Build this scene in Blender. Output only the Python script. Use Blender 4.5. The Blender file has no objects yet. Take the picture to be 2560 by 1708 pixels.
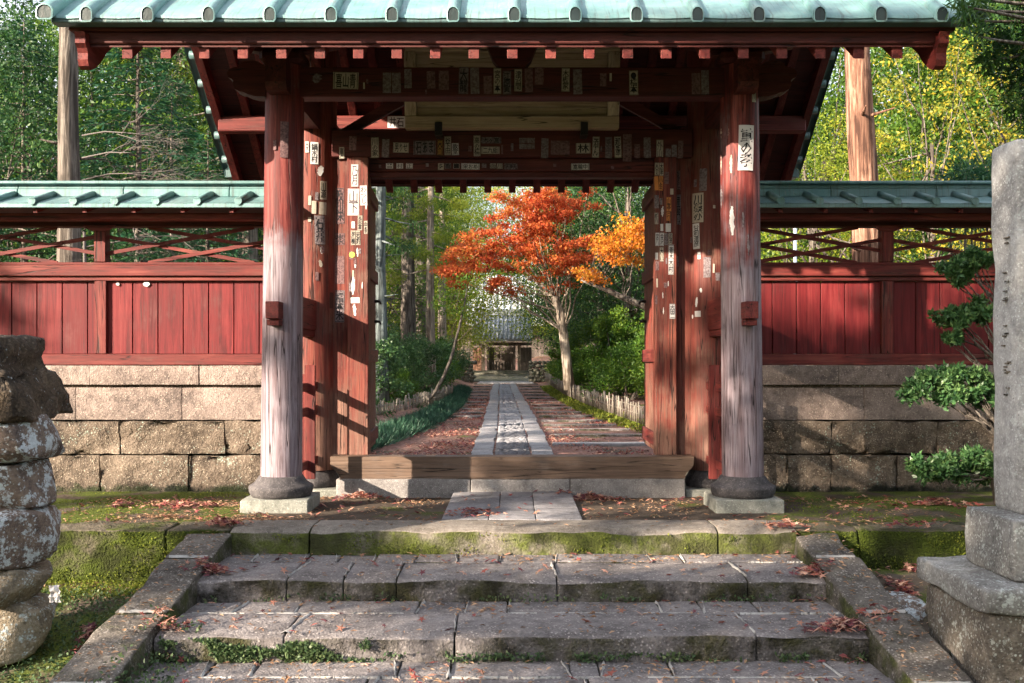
import bpy, math, random
import numpy as np
from mathutils import Vector, Matrix, noise

# ------------------------------------------------------------------ camera, sky, sun, exposure
scene = bpy.context.scene
COL = scene.collection
FPX, CX, HY, EYE = 2600.0, 1280.0, 895.0, 1.16      # lens in photo pixels, horizon row, eye height above the gate platform
cam_data = bpy.data.cameras.new('camera')
cam = bpy.data.objects.new('camera', cam_data)
COL.objects.link(cam)
cam.location = (0, 0, EYE)
cam.rotation_euler = (math.pi / 2, 0, 0)
cam_data.sensor_width = 36
cam_data.lens = FPX / 2560 * 36
cam_data.shift_y = (HY - 854) / 2560
cam_data.clip_start = 0.05
cam_data.clip_end = 2000
scene.camera = cam

SUN_AZ, SUN_EL = math.radians(52), math.radians(20)   # from behind the viewer's left shoulder
SUN = Vector((-math.sin(SUN_AZ) * math.cos(SUN_EL), -math.cos(SUN_AZ) * math.cos(SUN_EL), math.sin(SUN_EL)))
world = bpy.data.worlds.new('World')
scene.world = world
world.use_nodes = True
wn = world.node_tree
bg = wn.nodes['Background']
sky = wn.nodes.new('ShaderNodeTexSky')
sky.sky_type = 'NISHITA'
sky.sun_disc = False
sky.sun_elevation = SUN_EL
sky.sun_rotation = math.atan2(SUN.x, SUN.y)
sky.air_density = 1.0
sky.dust_density = 4.0
sky.ozone_density = 1.0
# bright broken cloud over the blue
def wnode(t, **k):
    n = wn.nodes.new('ShaderNode' + t)
    for a, b in k.items(): n.inputs[a.replace('_', ' ')].default_value = b
    return n
wtc = wnode('TexCoord'); wno = wnode('TexNoise', Scale=3.2, Detail=7.0, Roughness=0.6)
wmr = wnode('MapRange', From_Min=0.40, From_Max=0.60, To_Min=0.25, To_Max=0.95); wmx = wn.nodes.new('ShaderNodeMix'); wmx.data_type = 'RGBA'
wn.links.new(wtc.outputs['Generated'], wno.inputs['Vector']); wn.links.new(wno.outputs['Fac'], wmr.inputs['Value'])
wn.links.new(wmr.outputs['Result'], wmx.inputs[0]); wn.links.new(sky.outputs[0], wmx.inputs[6]); wmx.inputs[7].default_value = (7.6, 7.9, 8.6, 1)
wn.links.new(wmx.outputs[2], bg.inputs['Color'])
bg.inputs['Strength'].default_value = 0.064
sun_data = bpy.data.lights.new('sun', 'SUN')
sun_data.energy = 5.0
sun_data.angle = math.radians(0.53)
sun_data.color = (1.0, 0.84, 0.66)
sun_ob = bpy.data.objects.new('sun', sun_data)
COL.objects.link(sun_ob)
sun_ob.rotation_euler = SUN.to_track_quat('Z', 'Y').to_euler()
sun_ob.location = (-20, -15, 20)
scene.view_settings.view_transform = 'Standard'
scene.view_settings.look = 'None'
scene.view_settings.gamma = 1
scene.view_settings.use_curve_mapping = False
scene.view_settings.exposure = 1.92
scene.cycles.max_bounces = 4
scene.cycles.diffuse_bounces = 2
scene.cycles.transparent_max_bounces = 4
scene.cycles.adaptive_threshold = 0.03
scene.cycles.use_light_tree = False
scene.cycles.caustics_reflective = False
scene.cycles.caustics_refractive = False
world.cycles.sampling_method = 'MANUAL'
world.cycles.sample_map_resolution = 512

R = random.Random(7)
def at(px, py, D):
    """photo pixel at depth D (metres from the viewer) -> world x, z"""
    return (px - CX) * D / FPX, EYE - (py - HY) * D / FPX
def ax(px, D): return (px - CX) * D / FPX
def az(py, D): return EYE - (py - HY) * D / FPX

# ------------------------------------------------------------------ object helpers
def wloc(o):
    v = Vector(o.location)
    while o.parent:
        o = o.parent
        v = v + Vector(o.location)
    return v
def tag(o, label, cat, group=None):
    o['label'] = label
    o['category'] = cat
    if group: o['group'] = group
    return o
def thing(name, label, cat, loc=(0, 0, 0), group=None, rotz=0.0, scale=1.0):
    o = bpy.data.objects.new(name, None)
    COL.objects.link(o)
    o.location = loc
    o.rotation_euler = (0, 0, rotz)
    o.scale = (scale, scale, scale)
    o.empty_display_size = 0.2
    return tag(o, label, cat, group)
def put(name, mesh, loc=(0, 0, 0), parent=None, rot=(0, 0, 0), kind=None, scale=None):
    """one mesh object at a world place (loc), under a parent that is not rotated"""
    o = bpy.data.objects.new(name, mesh)
    COL.objects.link(o)
    if parent:
        o.parent = parent
        o.location = Vector(loc) - wloc(parent)
    else:
        o.location = loc
    o.rotation_euler = rot
    if scale: o.scale = scale
    if kind: o['kind'] = kind
    return o

class MB:
    """collects the shapes of ONE mesh"""
    def __init__(s):
        s.v, s.f, s.m, s.sm = [], [], [], []
    def add(s, verts, faces, mi=0, smooth=False):
        n = len(s.v)
        s.v.extend(verts)
        for f in faces:
            s.f.append([i + n for i in f]); s.m.append(mi); s.sm.append(smooth)
        return s
    def box(s, x0, x1, y0, y1, z0, z1, c=0.006, mi=0):
        """box with chamfered edges"""
        if x0 > x1: x0, x1 = x1, x0
        if y0 > y1: y0, y1 = y1, y0
        if z0 > z1: z0, z1 = z1, z0
        c = min(c, (x1 - x0) * .4, (y1 - y0) * .4, (z1 - z0) * .4)
        if c <= 0:
            v = [(x, y, z) for x in (x0, x1) for y in (y0, y1) for z in (z0, z1)]
            return s.add(v, [(0,1,3,2),(4,6,7,5),(0,4,5,1),(2,3,7,6),(0,2,6,4),(1,5,7,3)], mi)
        V, idx = [], {}
        for i, x in enumerate((x0, x1)):
            for j, y in enumerate((y0, y1)):
                for k, z in enumerate((z0, z1)):
                    sx, sy, sz = (1, -1)[i], (1, -1)[j], (1, -1)[k]
                    idx[i, j, k, 0] = len(V); V.append((x, y + sy * c, z + sz * c))
                    idx[i, j, k, 1] = len(V); V.append((x + sx * c, y, z + sz * c))
                    idx[i, j, k, 2] = len(V); V.append((x + sx * c, y + sy * c, z))
        F = []
        for i in (0, 1):
            q = [idx[i,0,0,0], idx[i,1,0,0], idx[i,1,1,0], idx[i,0,1,0]]; F.append(q if i else q[::-1])
            q = [idx[0,i,0,1], idx[1,i,0,1], idx[1,i,1,1], idx[0,i,1,1]]; F.append(q[::-1] if i else q)
            q = [idx[0,0,i,2], idx[1,0,i,2], idx[1,1,i,2], idx[0,1,i,2]]; F.append(q if i else q[::-1])
        for a in (0, 1):
            for b in (0, 1):
                q = [idx[a,b,0,0], idx[a,b,1,0], idx[a,b,1,1], idx[a,b,0,1]]; F.append(q if a == b else q[::-1])
                q = [idx[a,0,b,0], idx[a,0,b,2], idx[a,1,b,2], idx[a,1,b,0]]; F.append(q if a == b else q[::-1])
                q = [idx[0,a,b,1], idx[1,a,b,1], idx[1,a,b,2], idx[0,a,b,2]]; F.append(q if a == b else q[::-1])
                for k in (0, 1):
                    q = [idx[a,b,k,0], idx[a,b,k,1], idx[a,b,k,2]]; F.append(q if (a + b + k) % 2 else q[::-1])
        return s.add(V, F, mi)
    def prism(s, poly, axis, a, b, mi=0, smooth=False):
        """polygon extruded along axis 0/1/2 from a to b; poly is in the other two axes in order"""
        n = len(poly); V = []
        for t in (a, b):
            for p, q in poly:
                V.append((t, p, q) if axis == 0 else (p, t, q) if axis == 1 else (p, q, t))
        F = [list(range(n))[::-1], list(range(n, 2 * n))]
        for i in range(n):
            j = (i + 1) % n
            F.append([i, j, n + j, n + i])
        s.add(V, F[:2], mi); k = len(s.v) - 2 * n
        for f in F[2:]:
            s.f.append([i + k for i in f]); s.m.append(mi); s.sm.append(smooth)
        return s
    def tube(s, pts, rad, n=8, mi=0, smooth=True, caps=True, squash=1.0):
        pts = [Vector(p) for p in pts]
        V, F = [], []
        up = Vector((0.13, 0.21, 1)).normalized()
        for i, p in enumerate(pts):
            d = (pts[min(i + 1, len(pts) - 1)] - pts[max(i - 1, 0)])
            d = d.normalized() if d.length > 1e-9 else Vector((0, 0, 1))
            a = d.cross(up)
            if a.length < 0.05: a = d.cross(Vector((1, 0, 0)))
            a.normalize(); b = d.cross(a).normalized()
            r = rad[i] if hasattr(rad, '__len__') else rad
            for k in range(n):
                t = 2 * math.pi * k / n
                V.append(tuple(p + a * (math.cos(t) * r) + b * (math.sin(t) * r * squash)))
        for i in range(len(pts) - 1):
            for k in range(n):
                k2 = (k + 1) % n
                F.append((i * n + k, i * n + k2, (i + 1) * n + k2, (i + 1) * n + k))
        s.add(V, F, mi, smooth)
        if caps:
            m = len(s.v) - len(V)
            s.f.append([m + k for k in range(n)][::-1]); s.m.append(mi); s.sm.append(False)
            s.f.append([m + (len(pts) - 1) * n + k for k in range(n)]); s.m.append(mi); s.sm.append(False)
        return s
    def lathe(s, prof, n=24, c=(0, 0), mi=0, smooth=True, wob=0.0, seed=0):
        V, F = [], []
        for r, z in prof:
            for k in range(n):
                t = 2 * math.pi * k / n
                rr = r * (1 + wob * noise.noise(Vector((math.cos(t) * 2 + seed, math.sin(t) * 2, z * 3))))
                V.append((c[0] + rr * math.cos(t), c[1] + rr * math.sin(t), z))
        for i in range(len(prof) - 1):
            for k in range(n):
                k2 = (k + 1) % n
                F.append((i * n + k, i * n + k2, (i + 1) * n + k2, (i + 1) * n + k))
        F.append(tuple(range(n))[::-1]); F.append(tuple((len(prof) - 1) * n + k for k in range(n)))
        return s.add(V, F, mi, smooth)
    def stone(s, x0, x1, y0, y1, z0, z1, bev=0.03, step=0.12, amp=0.01, freq=4.0, seed=0.0, mi=0, smooth=True, chip=0.0):
        """hewn block: rounded edges, uneven faces"""
        def ticks(a, b):
            n = max(1, int(round((b - a - 2 * bev) / step)))
            return [a, a + bev * .35] + [a + bev + (b - a - 2 * bev) * i / n for i in range(n + 1)] + [b - bev * .35, b]
        tx, ty, tz = ticks(x0, x1), ticks(y0, y1), ticks(z0, z1)
        V, idx, F = [], {}, []
        def vid(i, j, k):
            key = (i, j, k)
            if key in idx: return idx[key]
            p = Vector((tx[i], ty[j], tz[k]))
            q = Vector((min(max(p.x, x0 + bev), x1 - bev), min(max(p.y, y0 + bev), y1 - bev), min(max(p.z, z0 + bev), z1 - bev)))
            d = p - q
            if d.length > 1e-9:
                n = d.normalized(); p = q + n * min(d.length, bev)
            else:
                n = Vector((0, 0, 1))
            w = noise.noise((p + Vector((seed, seed * 1.7, -seed))) * freq) + 0.5 * noise.noise((p + Vector((seed * 2, 3, seed))) * freq * 2.7)
            p = p + n * (w * amp)
            if chip:
                e = sum(1 for u, lo, hi in ((p.x, x0, x1), (p.y, y0, y1), (p.z, z0, z1)) if min(u - lo, hi - u) < bev * 1.4)
                if e >= 2:
                    p = p - n * max(0, noise.noise((p + Vector((seed, 9, 4))) * freq * 1.6)) * chip
            idx[key] = len(V); V.append(tuple(p)); return idx[key]
        nx, ny, nz = len(tx) - 1, len(ty) - 1, len(tz) - 1
        for a in range(nx):
            for b in range(ny):
                F.append((vid(a, b, 0), vid(a, b + 1, 0), vid(a + 1, b + 1, 0), vid(a + 1, b, 0)))
                F.append((vid(a, b, nz), vid(a + 1, b, nz), vid(a + 1, b + 1, nz), vid(a, b + 1, nz)))
        for a in range(nx):
            for b in range(nz):
                F.append((vid(a, 0, b), vid(a + 1, 0, b), vid(a + 1, 0, b + 1), vid(a, 0, b + 1)))
                F.append((vid(a, ny, b), vid(a, ny, b + 1), vid(a + 1, ny, b + 1), vid(a + 1, ny, b)))
        for a in range(ny):
            for b in range(nz):
                F.append((vid(0, a, b), vid(0, a, b + 1), vid(0, a + 1, b + 1), vid(0, a + 1, b)))
                F.append((vid(nx, a, b), vid(nx, a + 1, b), vid(nx, a + 1, b + 1), vid(nx, a, b + 1)))
        return s.add(V, F, mi, smooth)
    def erode(s, yf, low, z0, z1, c):
        """the soft face has spalled away below a ragged line"""
        if not low: return s
        o = []
        for x, y, z in s.v:
            if y < yf + .05:
                t = (z - z0) / (z1 - z0)
                line = (.45 if c == 1 else 1.3) + .9 * noise.noise(Vector((x * 1.1, c, 3))) + .25 * noise.noise(Vector((x * 7, c, 5)))
                if t < line: y = y + .032 + .022 * noise.noise(Vector((x * 9, z * 9, 1))) + .012 * noise.noise(Vector((x * 22, z * 22, 4)))
            o.append((x, y, z))
        s.v = o
        return s
    def worn(s, yf, zmin, amt, seed):
        """feet have rounded the front edge down unevenly"""
        o = []
        for x, y, z in s.v:
            if z > zmin:
                t = max(0, 1 - (y - yf) / .16)
                k = .55 + .9 * noise.noise(Vector((x * 1.7, seed, 0))) + .35 * noise.noise(Vector((x * 6, seed, 3)))
                z = z - amt * t ** 2.2 * max(.12, k)
                if t > .9: y = y + .012 * max(0, k)
            o.append((x, y, z))
        s.v = o
        return s
    def mesh(s, name, mats, origin=(0, 0, 0)):
        me = bpy.data.meshes.new(name)
        ox, oy, oz = origin
        me.from_pydata([(v[0] - ox, v[1] - oy, v[2] - oz) for v in s.v], [], s.f)
        for m in (mats if isinstance(mats, (list, tuple)) else [mats]): me.materials.append(m)
        me.polygons.foreach_set('material_index', s.m)
        me.polygons.foreach_set('use_smooth', s.sm)
        me.update()
        return me
    def part(s, name, mats, parent, kind=None):
        """shapes given in world coordinates become one part whose origin is the middle of its base"""
        xs = [v[0] for v in s.v]; ys = [v[1] for v in s.v]; zs = [v[2] for v in s.v]
        o = ((min(xs) + max(xs)) / 2, (min(ys) + max(ys)) / 2, min(zs))
        return put(name, s.mesh(name, mats, o), o, parent, kind=kind)
# ------------------------------------------------------------------ materials (all procedural)
class NT:
    def __init__(s, name):
        s.mat = bpy.data.materials.new(name); s.mat.use_nodes = True
        s.t = s.mat.node_tree; s.p = s.t.nodes['Principled BSDF']; s.out = s.t.nodes['Material Output']
        s.p.inputs['Roughness'].default_value = 0.75
        s.p.inputs['Specular IOR Level'].default_value = 0.3
    def n(s, typ, **kw):
        nd = s.t.nodes.new('ShaderNode' + typ)
        for k, v in kw.items():
            if k.startswith('_'): nd.inputs[k[1:].replace('_', ' ')].default_value = v
            else: setattr(nd, k, v)
        return nd
    def l(s, a, b): s.t.links.new(a, b)
    def coord(s, scale=(1, 1, 1), obj=True, world=False, off=(0, 0, 0)):
        mp = s.n('Mapping'); mp.inputs['Scale'].default_value = scale; mp.inputs['Location'].default_value = off
        if world:
            g = s.n('NewGeometry'); s.l(g.outputs['Position'], mp.inputs['Vector'])
        else:
            tc = s.n('TexCoord'); s.l(tc.outputs['Object'], mp.inputs['Vector'])
        return mp.outputs[0]
    def noise(s, vec, scale=5.0, detail=6.0, rough=0.6, dist=0.0):
        t = s.n('TexNoise'); s.l(vec, t.inputs['Vector'])
        t.inputs['Scale'].default_value = scale; t.inputs['Detail'].default_value = detail
        t.inputs['Roughness'].default_value = rough; t.inputs['Distortion'].default_value = dist
        return t.outputs['Fac']
    def voro(s, vec, scale=5.0, feature='F1', rnd=1.0):
        t = s.n('TexVoronoi', feature=feature); s.l(vec, t.inputs['Vector']); t.inputs['Scale'].default_value = scale
        t.inputs['Randomness'].default_value = rnd
        return t
    def ramp(s, fac, stops, interp='LINEAR'):
        r = s.n('ValToRGB'); r.color_ramp.interpolation = interp
        e = r.color_ramp.elements
        while len(e) > 1: e.remove(e[-1])
        for i, (p, c) in enumerate(stops):
            el = e[0] if i == 0 else e.new(p)
            el.position = p; el.color = (*c, 1) if len(c) == 3 else c
        s.l(fac, r.inputs['Fac']); return r.outputs['Color']
    def mask(s, fac, a, b):
        m = s.n('MapRange', interpolation_type='SMOOTHSTEP'); s.l(fac, m.inputs['Value'])
        m.inputs['From Min'].default_value = a; m.inputs['From Max'].default_value = b
        return m.outputs['Result']
    def mix(s, fac, a, b, mode='MIX'):
        m = s.n('Mix', data_type='RGBA', blend_type=mode)
        for sock, v in ((m.inputs[0], fac), (m.inputs[6], a), (m.inputs[7], b)):
            if hasattr(v, 'is_output'): s.l(v, sock)
            elif isinstance(v, (int, float)): sock.default_value = v
            else: sock.default_value = (*v, 1)
        return m.outputs[2]
    def math(s, op, a, b=0.0, clamp=False):
        m = s.n('Math', operation=op, use_clamp=clamp)
        for i, v in ((0, a), (1, b)):
            if hasattr(v, 'is_output'): s.l(v, m.inputs[i])
            else: m.inputs[i].default_value = v
        return m.outputs[0]
    def pos(s):
        g = s.n('NewGeometry'); x = s.n('SeparateXYZ'); s.l(g.outputs['Position'], x.inputs[0]); return x.outputs
    def nrm(s):
        g = s.n('NewGeometry'); x = s.n('SeparateXYZ'); s.l(g.outputs['Normal'], x.inputs[0]); return x.outputs
    def rnd(s):
        return s.n('ObjectInfo').outputs['Random']
    def bump(s, h, strength=0.4, dist=0.01, prev=None):
        b = s.n('Bump'); b.inputs['Strength'].default_value = strength; b.inputs['Distance'].default_value = dist
        s.l(h, b.inputs['Height'])
        if prev is not None: s.l(prev, b.inputs['Normal'])
        return b.outputs['Normal']
    def done(s, col=None, rough=None, nrm=None, spec=None):
        if col is not None:
            if hasattr(col, 'is_output'): s.l(col, s.p.inputs['Base Color'])
            else: s.p.inputs['Base Color'].default_value = (*col, 1)
        if rough is not None:
            if hasattr(rough, 'is_output'): s.l(rough, s.p.inputs['Roughness'])
            else: s.p.inputs['Roughness'].default_value = rough
        if nrm is not None: s.l(nrm, s.p.inputs['Normal'])
        if spec is not None: s.p.inputs['Specular IOR Level'].default_value = spec
        return s.mat

def wood(name, axis, ca, cb, cc, grain=1.0, wear=None, wear_amt=0.5, bump=0.35, crack=True, rough=0.62, zfade=None):
    """painted or bare timber, grain along axis 0/1/2; wear colour shows through where paint is lost"""
    m = NT(name)
    sc = [9.0, 9.0, 9.0]; sc[axis] = 0.55
    v = m.coord(tuple(sc), world=True)
    rings = m.noise(v, 2.2 * grain, 8, 0.65, 0.6)
    fs = [42.0, 42.0, 42.0]; fs[axis] = 1.4
    fine = m.noise(m.coord(tuple(fs), world=True), 1.6, 4, 0.7)
    blot = m.noise(m.coord((1.6, 1.6, 1.6), world=True), 1.7, 5, 0.6)
    col = m.ramp(rings, [(0.36, cb), (0.5, ca), (0.64, cc)])
    col = m.mix(m.mask(blot, 0.35, 0.75), col, m.mix(0.55, col, cb))
    rn = m.rnd()
    col = m.mix(m.math('MULTIPLY', rn, 0.65), col, m.mix(0.45, cb, ca))
    if wear is not None:
        w = m.math('ADD', m.math('MULTIPLY', fine, 0.55), m.math('MULTIPLY', blot, 0.6))
        if zfade:
            z = m.pos()[2]
            zz = m.mask(z, zfade[1], zfade[0])
            w = m.math('ADD', w, m.math('MULTIPLY', zz, zfade[2]))
        wm = m.math('MULTIPLY', m.mask(w, 0.70 - 0.22 * wear_amt, 0.92 - 0.2 * wear_amt), min(1, 0.55 + wear_amt * .5))
        wc = m.mix(m.mask(rings, 0.40, 0.60), wear, tuple(x * 0.48 for x in wear))
        wc = m.mix(m.math('MULTIPLY', m.mask(fine, .46, .60), .5), wc, tuple(x * 0.35 for x in wear))
        col = m.mix(wm, col, wc)
    col = m.mix(m.mask(fine, 0.54, 0.70), col, m.mix(0.6, col, tuple(x * 0.35 for x in cb)))
    h = m.math('ADD', m.math('MULTIPLY', rings, 0.6), m.math('MULTIPLY', fine, 0.6))
    if crack:
        cs = [5.5, 5.5, 5.5]; cs[axis] = 0.22
        cn = m.noise(m.coord(tuple(cs), world=True, off=(3, 7, 1)), 1.5, 3, 0.5, 0.25)
        line = m.math('ABSOLUTE', m.math('SUBTRACT', cn, 0.5))
        ck = m.mask(line, 0.0075, 0.0020)
        col = m.mix(m.math('MULTIPLY', ck, 0.85), col, tuple(x * 0.12 for x in cb))
        h = m.math('SUBTRACT', h, m.math('MULTIPLY', ck, 1.2))
        c2 = [13.0, 13.0, 13.0]; c2[axis] = 0.45
        cn2 = m.noise(m.coord(tuple(c2), world=True, off=(1, 2, 9)), 1.6, 3, 0.5, 0.2)
        k2 = m.math('MULTIPLY', m.mask(m.math('ABSOLUTE', m.math('SUBTRACT', cn2, 0.53)), 0.010, 0.003), m.mask(blot, .42, .56))
        col = m.mix(m.math('MULTIPLY', k2, 0.7), col, tuple(x * 0.2 for x in cb))
    return m.done(col, rough, m.bump(h, bump, 0.008))

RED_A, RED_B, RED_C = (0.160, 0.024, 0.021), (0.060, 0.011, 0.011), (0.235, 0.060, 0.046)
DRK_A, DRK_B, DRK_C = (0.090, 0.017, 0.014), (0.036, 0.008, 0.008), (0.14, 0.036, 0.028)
GREYW = (0.35, 0.305, 0.345)
M = {}
for i, nm in enumerate('xyz'):
    M['red_' + nm] = wood('red_timber_' + nm, i, RED_A, RED_B, RED_C, wear=(0.27, 0.125, 0.10), wear_amt=0.45)
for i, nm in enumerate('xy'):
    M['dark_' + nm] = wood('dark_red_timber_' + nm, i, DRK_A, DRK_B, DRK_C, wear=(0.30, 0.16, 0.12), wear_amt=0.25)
M['post'] = wood('weathered_red_post', 2, RED_A, RED_B, (0.36, 0.10, 0.085), wear=GREYW, wear_amt=0.50, zfade=(1.45, 2.35, 0.46), bump=0.6)
M['mainpost'] = wood('worn_red_main_post', 2, (0.170, 0.033, 0.024), (0.058, 0.013, 0.011), (0.255, 0.082, 0.056), wear=(0.31, 0.175, 0.13), wear_amt=0.70, zfade=(0.3, 1.3, 0.14), bump=0.5)
M['boards'] = wood('red_wall_board', 2, (0.150, 0.011, 0.014), (0.062, 0.006, 0.008), (0.215, 0.030, 0.030), wear=(0.25, 0.095, 0.088), wear_amt=0.45, crack=False, bump=0.22)
M['bare_x'] = wood('bare_brown_timber_x', 0, (0.19, 0.125, 0.09), (0.065, 0.042, 0.030), (0.29, 0.205, 0.155), wear=(0.32, 0.255, 0.22), wear_amt=0.5, bump=0.6)
M['plaque_x'] = wood('plaque_timber_x', 0, (0.50, 0.40, 0.28), (0.30, 0.22, 0.14), (0.60, 0.50, 0.37), bump=0.25)
M['plaque_z'] = wood('plaque_timber_z', 2, (0.54, 0.44, 0.32), (0.36, 0.28, 0.19), (0.64, 0.54, 0.41), bump=0.25)
M['old_z'] = wood('old_grey_timber_z', 2, (0.16, 0.13, 0.11), (0.07, 0.055, 0.05), (0.24, 0.20, 0.17), bump=0.4)
M['bamboo'] = wood('pale_bamboo', 2, (0.23, 0.20, 0.165), (0.10, 0.085, 0.068), (0.32, 0.285, 0.245), bump=0.2, crack=False)

def copper(name, k=1.0):
    m = NT(name)
    a = m.noise(m.coord((1, 1, 1), world=True), 3.0, 8, 0.65)
    b = m.noise(m.coord((14, 3, 3), world=True), 2.5, 5, 0.7)
    d = m.noise(m.coord((1, 1, 1), world=True), 26.0, 4, 0.7)
    col = m.ramp(a, [(0.25, (0.11 * k, 0.28 * k, 0.29 * k)), (0.5, (0.23 * k, 0.45 * k, 0.46 * k)), (0.75, (0.38 * k, 0.57 * k, 0.58 * k))])
    col = m.mix(m.mask(b, 0.55, 0.75), col, (0.34 * k, 0.40 * k, 0.40 * k))
    col = m.mix(m.math('MULTIPLY', m.mask(d, 0.6, 0.75), 0.7), col, (0.10 * k, 0.13 * k, 0.12 * k))
    st = m.noise(m.coord((30, 1.2, 1.2), world=True), 1.4, 6, .7)
    col = m.mix(m.math('MULTIPLY', m.mask(st, .50, .66), .65), col, (0.13 * k, 0.17 * k, 0.17 * k))
    col = m.mix(m.math('MULTIPLY', m.rnd(), .35), col, (0.20 * k, 0.27 * k, 0.27 * k))
    m.p.inputs['Metallic'].default_value = 0.12
    return m.done(col, 0.46, m.bump(m.math('ADD', a, m.math('MULTIPLY', d, .3)), 0.35, 0.02), 0.5)
M['copper'] = copper('verdigris_copper', 0.70)
M['copper_cap'] = copper('tarnished_copper_cap', 0.07)
M['copper_stub'] = copper('dull_copper_stub', 0.36)
M['copper_edge'] = copper('tarnished_copper_edge', 0.34)
M['copper_wall'] = copper('wall_verdigris_copper', 0.62)
M['iron'] = NT('dark_iron').done((0.02, 0.018, 0.017), 0.5)

def rock(name, ca, cb, cc, speck=None, speck_amt=0.5, speck_scale=60, moss=None, moss_thr=(0.5, 0.62), side_moss=0.0, top_moss=0.0, lichen=None, lich_thr=(0.58, 0.66), bump=0.5, bdist=0.02, rough=0.88, low_moss=None, lich_scale=7.0):
    m = NT(name)
    v = m.coord((1, 1, 1), world=True)
    a = m.noise(v, 2.3, 9, 0.65); b = m.noise(v, 14.0, 6, 0.65); c = m.noise(v, 70.0, 3, 0.6)
    col = m.ramp(m.math('ADD', m.math('MULTIPLY', a, 0.42), m.math('ADD', m.math('MULTIPLY', b, 0.34), m.math('MULTIPLY', c, 0.24))), [(0.40, cb), (0.5, ca), (0.60, cc)])
    col = m.mix(m.math('MULTIPLY', m.rnd(), 0.35), col, m.mix(0.5, cb, col))
    h = m.math('ADD', m.math('MULTIPLY', b, 0.7), m.math('MULTIPLY', c, 0.35))
    if speck:
        vo = m.voro(v, speck_scale)
        sp = m.mask(vo.outputs['Distance'], 0.38, 0.22)
        sp = m.math('MULTIPLY', sp, m.mask(m.noise(v, speck_scale * .4, 2), 0.42, 0.6))
        col = m.mix(m.math('MULTIPLY', sp, speck_amt), col, speck)
        pit = m.mask(m.voro(v, speck_scale * .55).outputs['Distance'], 0.25, 0.1)
        col = m.mix(m.math('MULTIPLY', m.math('MULTIPLY', pit, m.mask(b, .5, .6)), .6), col, tuple(x * .35 for x in cb))
    if lichen:
        lv = m.noise(v, lich_scale, 10, 0.78)
        lm = m.mask(lv, *lich_thr)
        vo2 = m.mask(m.voro(v, 38).outputs['Distance'], 0.30, 0.18)
        lm = m.math('MAXIMUM', lm, m.math('MULTIPLY', vo2, m.mask(lv, lich_thr[0] - .10, lich_thr[0] - .02)))
        col = m.mix(lm, col, m.ramp(c, [(0.3, tuple(x * .7 for x in lichen)), (0.7, lichen)]))
    if moss:
        nz = m.nrm()[2]
        mn = m.math('ADD', m.math('MULTIPLY', m.noise(v, 3.4, 7, 0.65), 0.75), m.math('MULTIPLY', b, 0.25))
        side = m.mask(nz, 0.75, 0.25)
        top = m.mask(nz, 0.5, 0.9)
        mn = m.math('ADD', mn, m.math('MULTIPLY', side, side_moss))
        mn = m.math('ADD', mn, m.math('MULTIPLY', top, top_moss))
        if low_moss:
            z = m.pos()[2]
            mn = m.math('ADD', mn, m.math('MULTIPLY', m.mask(z, low_moss[1], low_moss[0]), low_moss[2]))
        mm = m.mask(mn, *moss_thr)
        mc = m.ramp(c, [(0.25, tuple(x * .45 for x in moss)), (0.5, moss), (0.75, tuple(min(1, x * 1.5) for x in moss))])
        mc = m.mix(m.mask(a, .40, .60), mc, m.mix(0.85, mc, (moss[0] * .32, moss[1] * .26, moss[2] * .6)))
        col = m.mix(mm, col, mc)
        h = m.math('ADD', h, m.math('MULTIPLY', mm, m.math('MULTIPLY', c, 1.2)))
    return m.done(col, rough, m.bump(h, bump, bdist))
M['tuff'] = rock('pinkish_tuff', (0.235, 0.183, 0.162), (0.108, 0.086, 0.078), (0.35, 0.285, 0.255), speck=(0.52, 0.43, 0.36), speck_amt=0.6, speck_scale=64, bump=0.8, bdist=0.03)
M['tuff_low'] = rock('rough_weathered_tuff', (0.155, 0.120, 0.092), (0.055, 0.043, 0.034), (0.26, 0.205, 0.16), speck=(0.55, 0.48, 0.38), speck_amt=0.6, speck_scale=58, bump=1.0, bdist=0.05, lichen=(0.42, 0.50, 0.42), lich_thr=(0.60, 0.66), moss=(0.055, 0.07, 0.03), moss_thr=(0.62, 0.75), low_moss=(-0.05, 0.08, 0.25), lich_scale=3.2)
M['granite'] = rock('pale_granite', (0.22, 0.205, 0.20), (0.125, 0.115, 0.113), (0.31, 0.295, 0.285), speck=(0.42, 0.41, 0.40), speck_amt=0.8, speck_scale=90, bump=0.35)
M['granite_dark'] = rock('dark_base_stone', (0.085, 0.078, 0.082), (0.045, 0.042, 0.045), (0.14, 0.128, 0.128), speck=(0.22, 0.20, 0.20), speck_scale=70, bump=0.5, moss=(0.06, 0.07, 0.03), moss_thr=(0.72, 0.82))
M['plinth'] = rock('greenish_plinth_stone', (0.22, 0.225, 0.20), (0.12, 0.125, 0.11), (0.33, 0.33, 0.30), speck=(0.52, 0.52, 0.48), speck_scale=80, bump=0.4)
M['step'] = rock('grey_step_stone', (0.180, 0.163, 0.163), (0.092, 0.082, 0.082), (0.27, 0.245, 0.242), speck=(0.44, 0.40, 0.39), speck_amt=0.75, speck_scale=52, bump=0.9, bdist=0.03, moss=(0.055, 0.055, 0.020), moss_thr=(0.58, 0.78), side_moss=0.17, lichen=(0.34, 0.32, 0.30), lich_thr=(0.63, 0.70), lich_scale=18)
M['kerb'] = rock('mossy_kerb_stone', (0.20, 0.175, 0.15), (0.10, 0.086, 0.072), (0.29, 0.26, 0.23), speck=(0.40, 0.36, 0.33), speck_amt=0.5, speck_scale=75, bump=0.6, bdist=0.025, moss=(0.095, 0.115, 0.022), moss_thr=(0.58, 0.78), side_moss=0.24)
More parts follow.
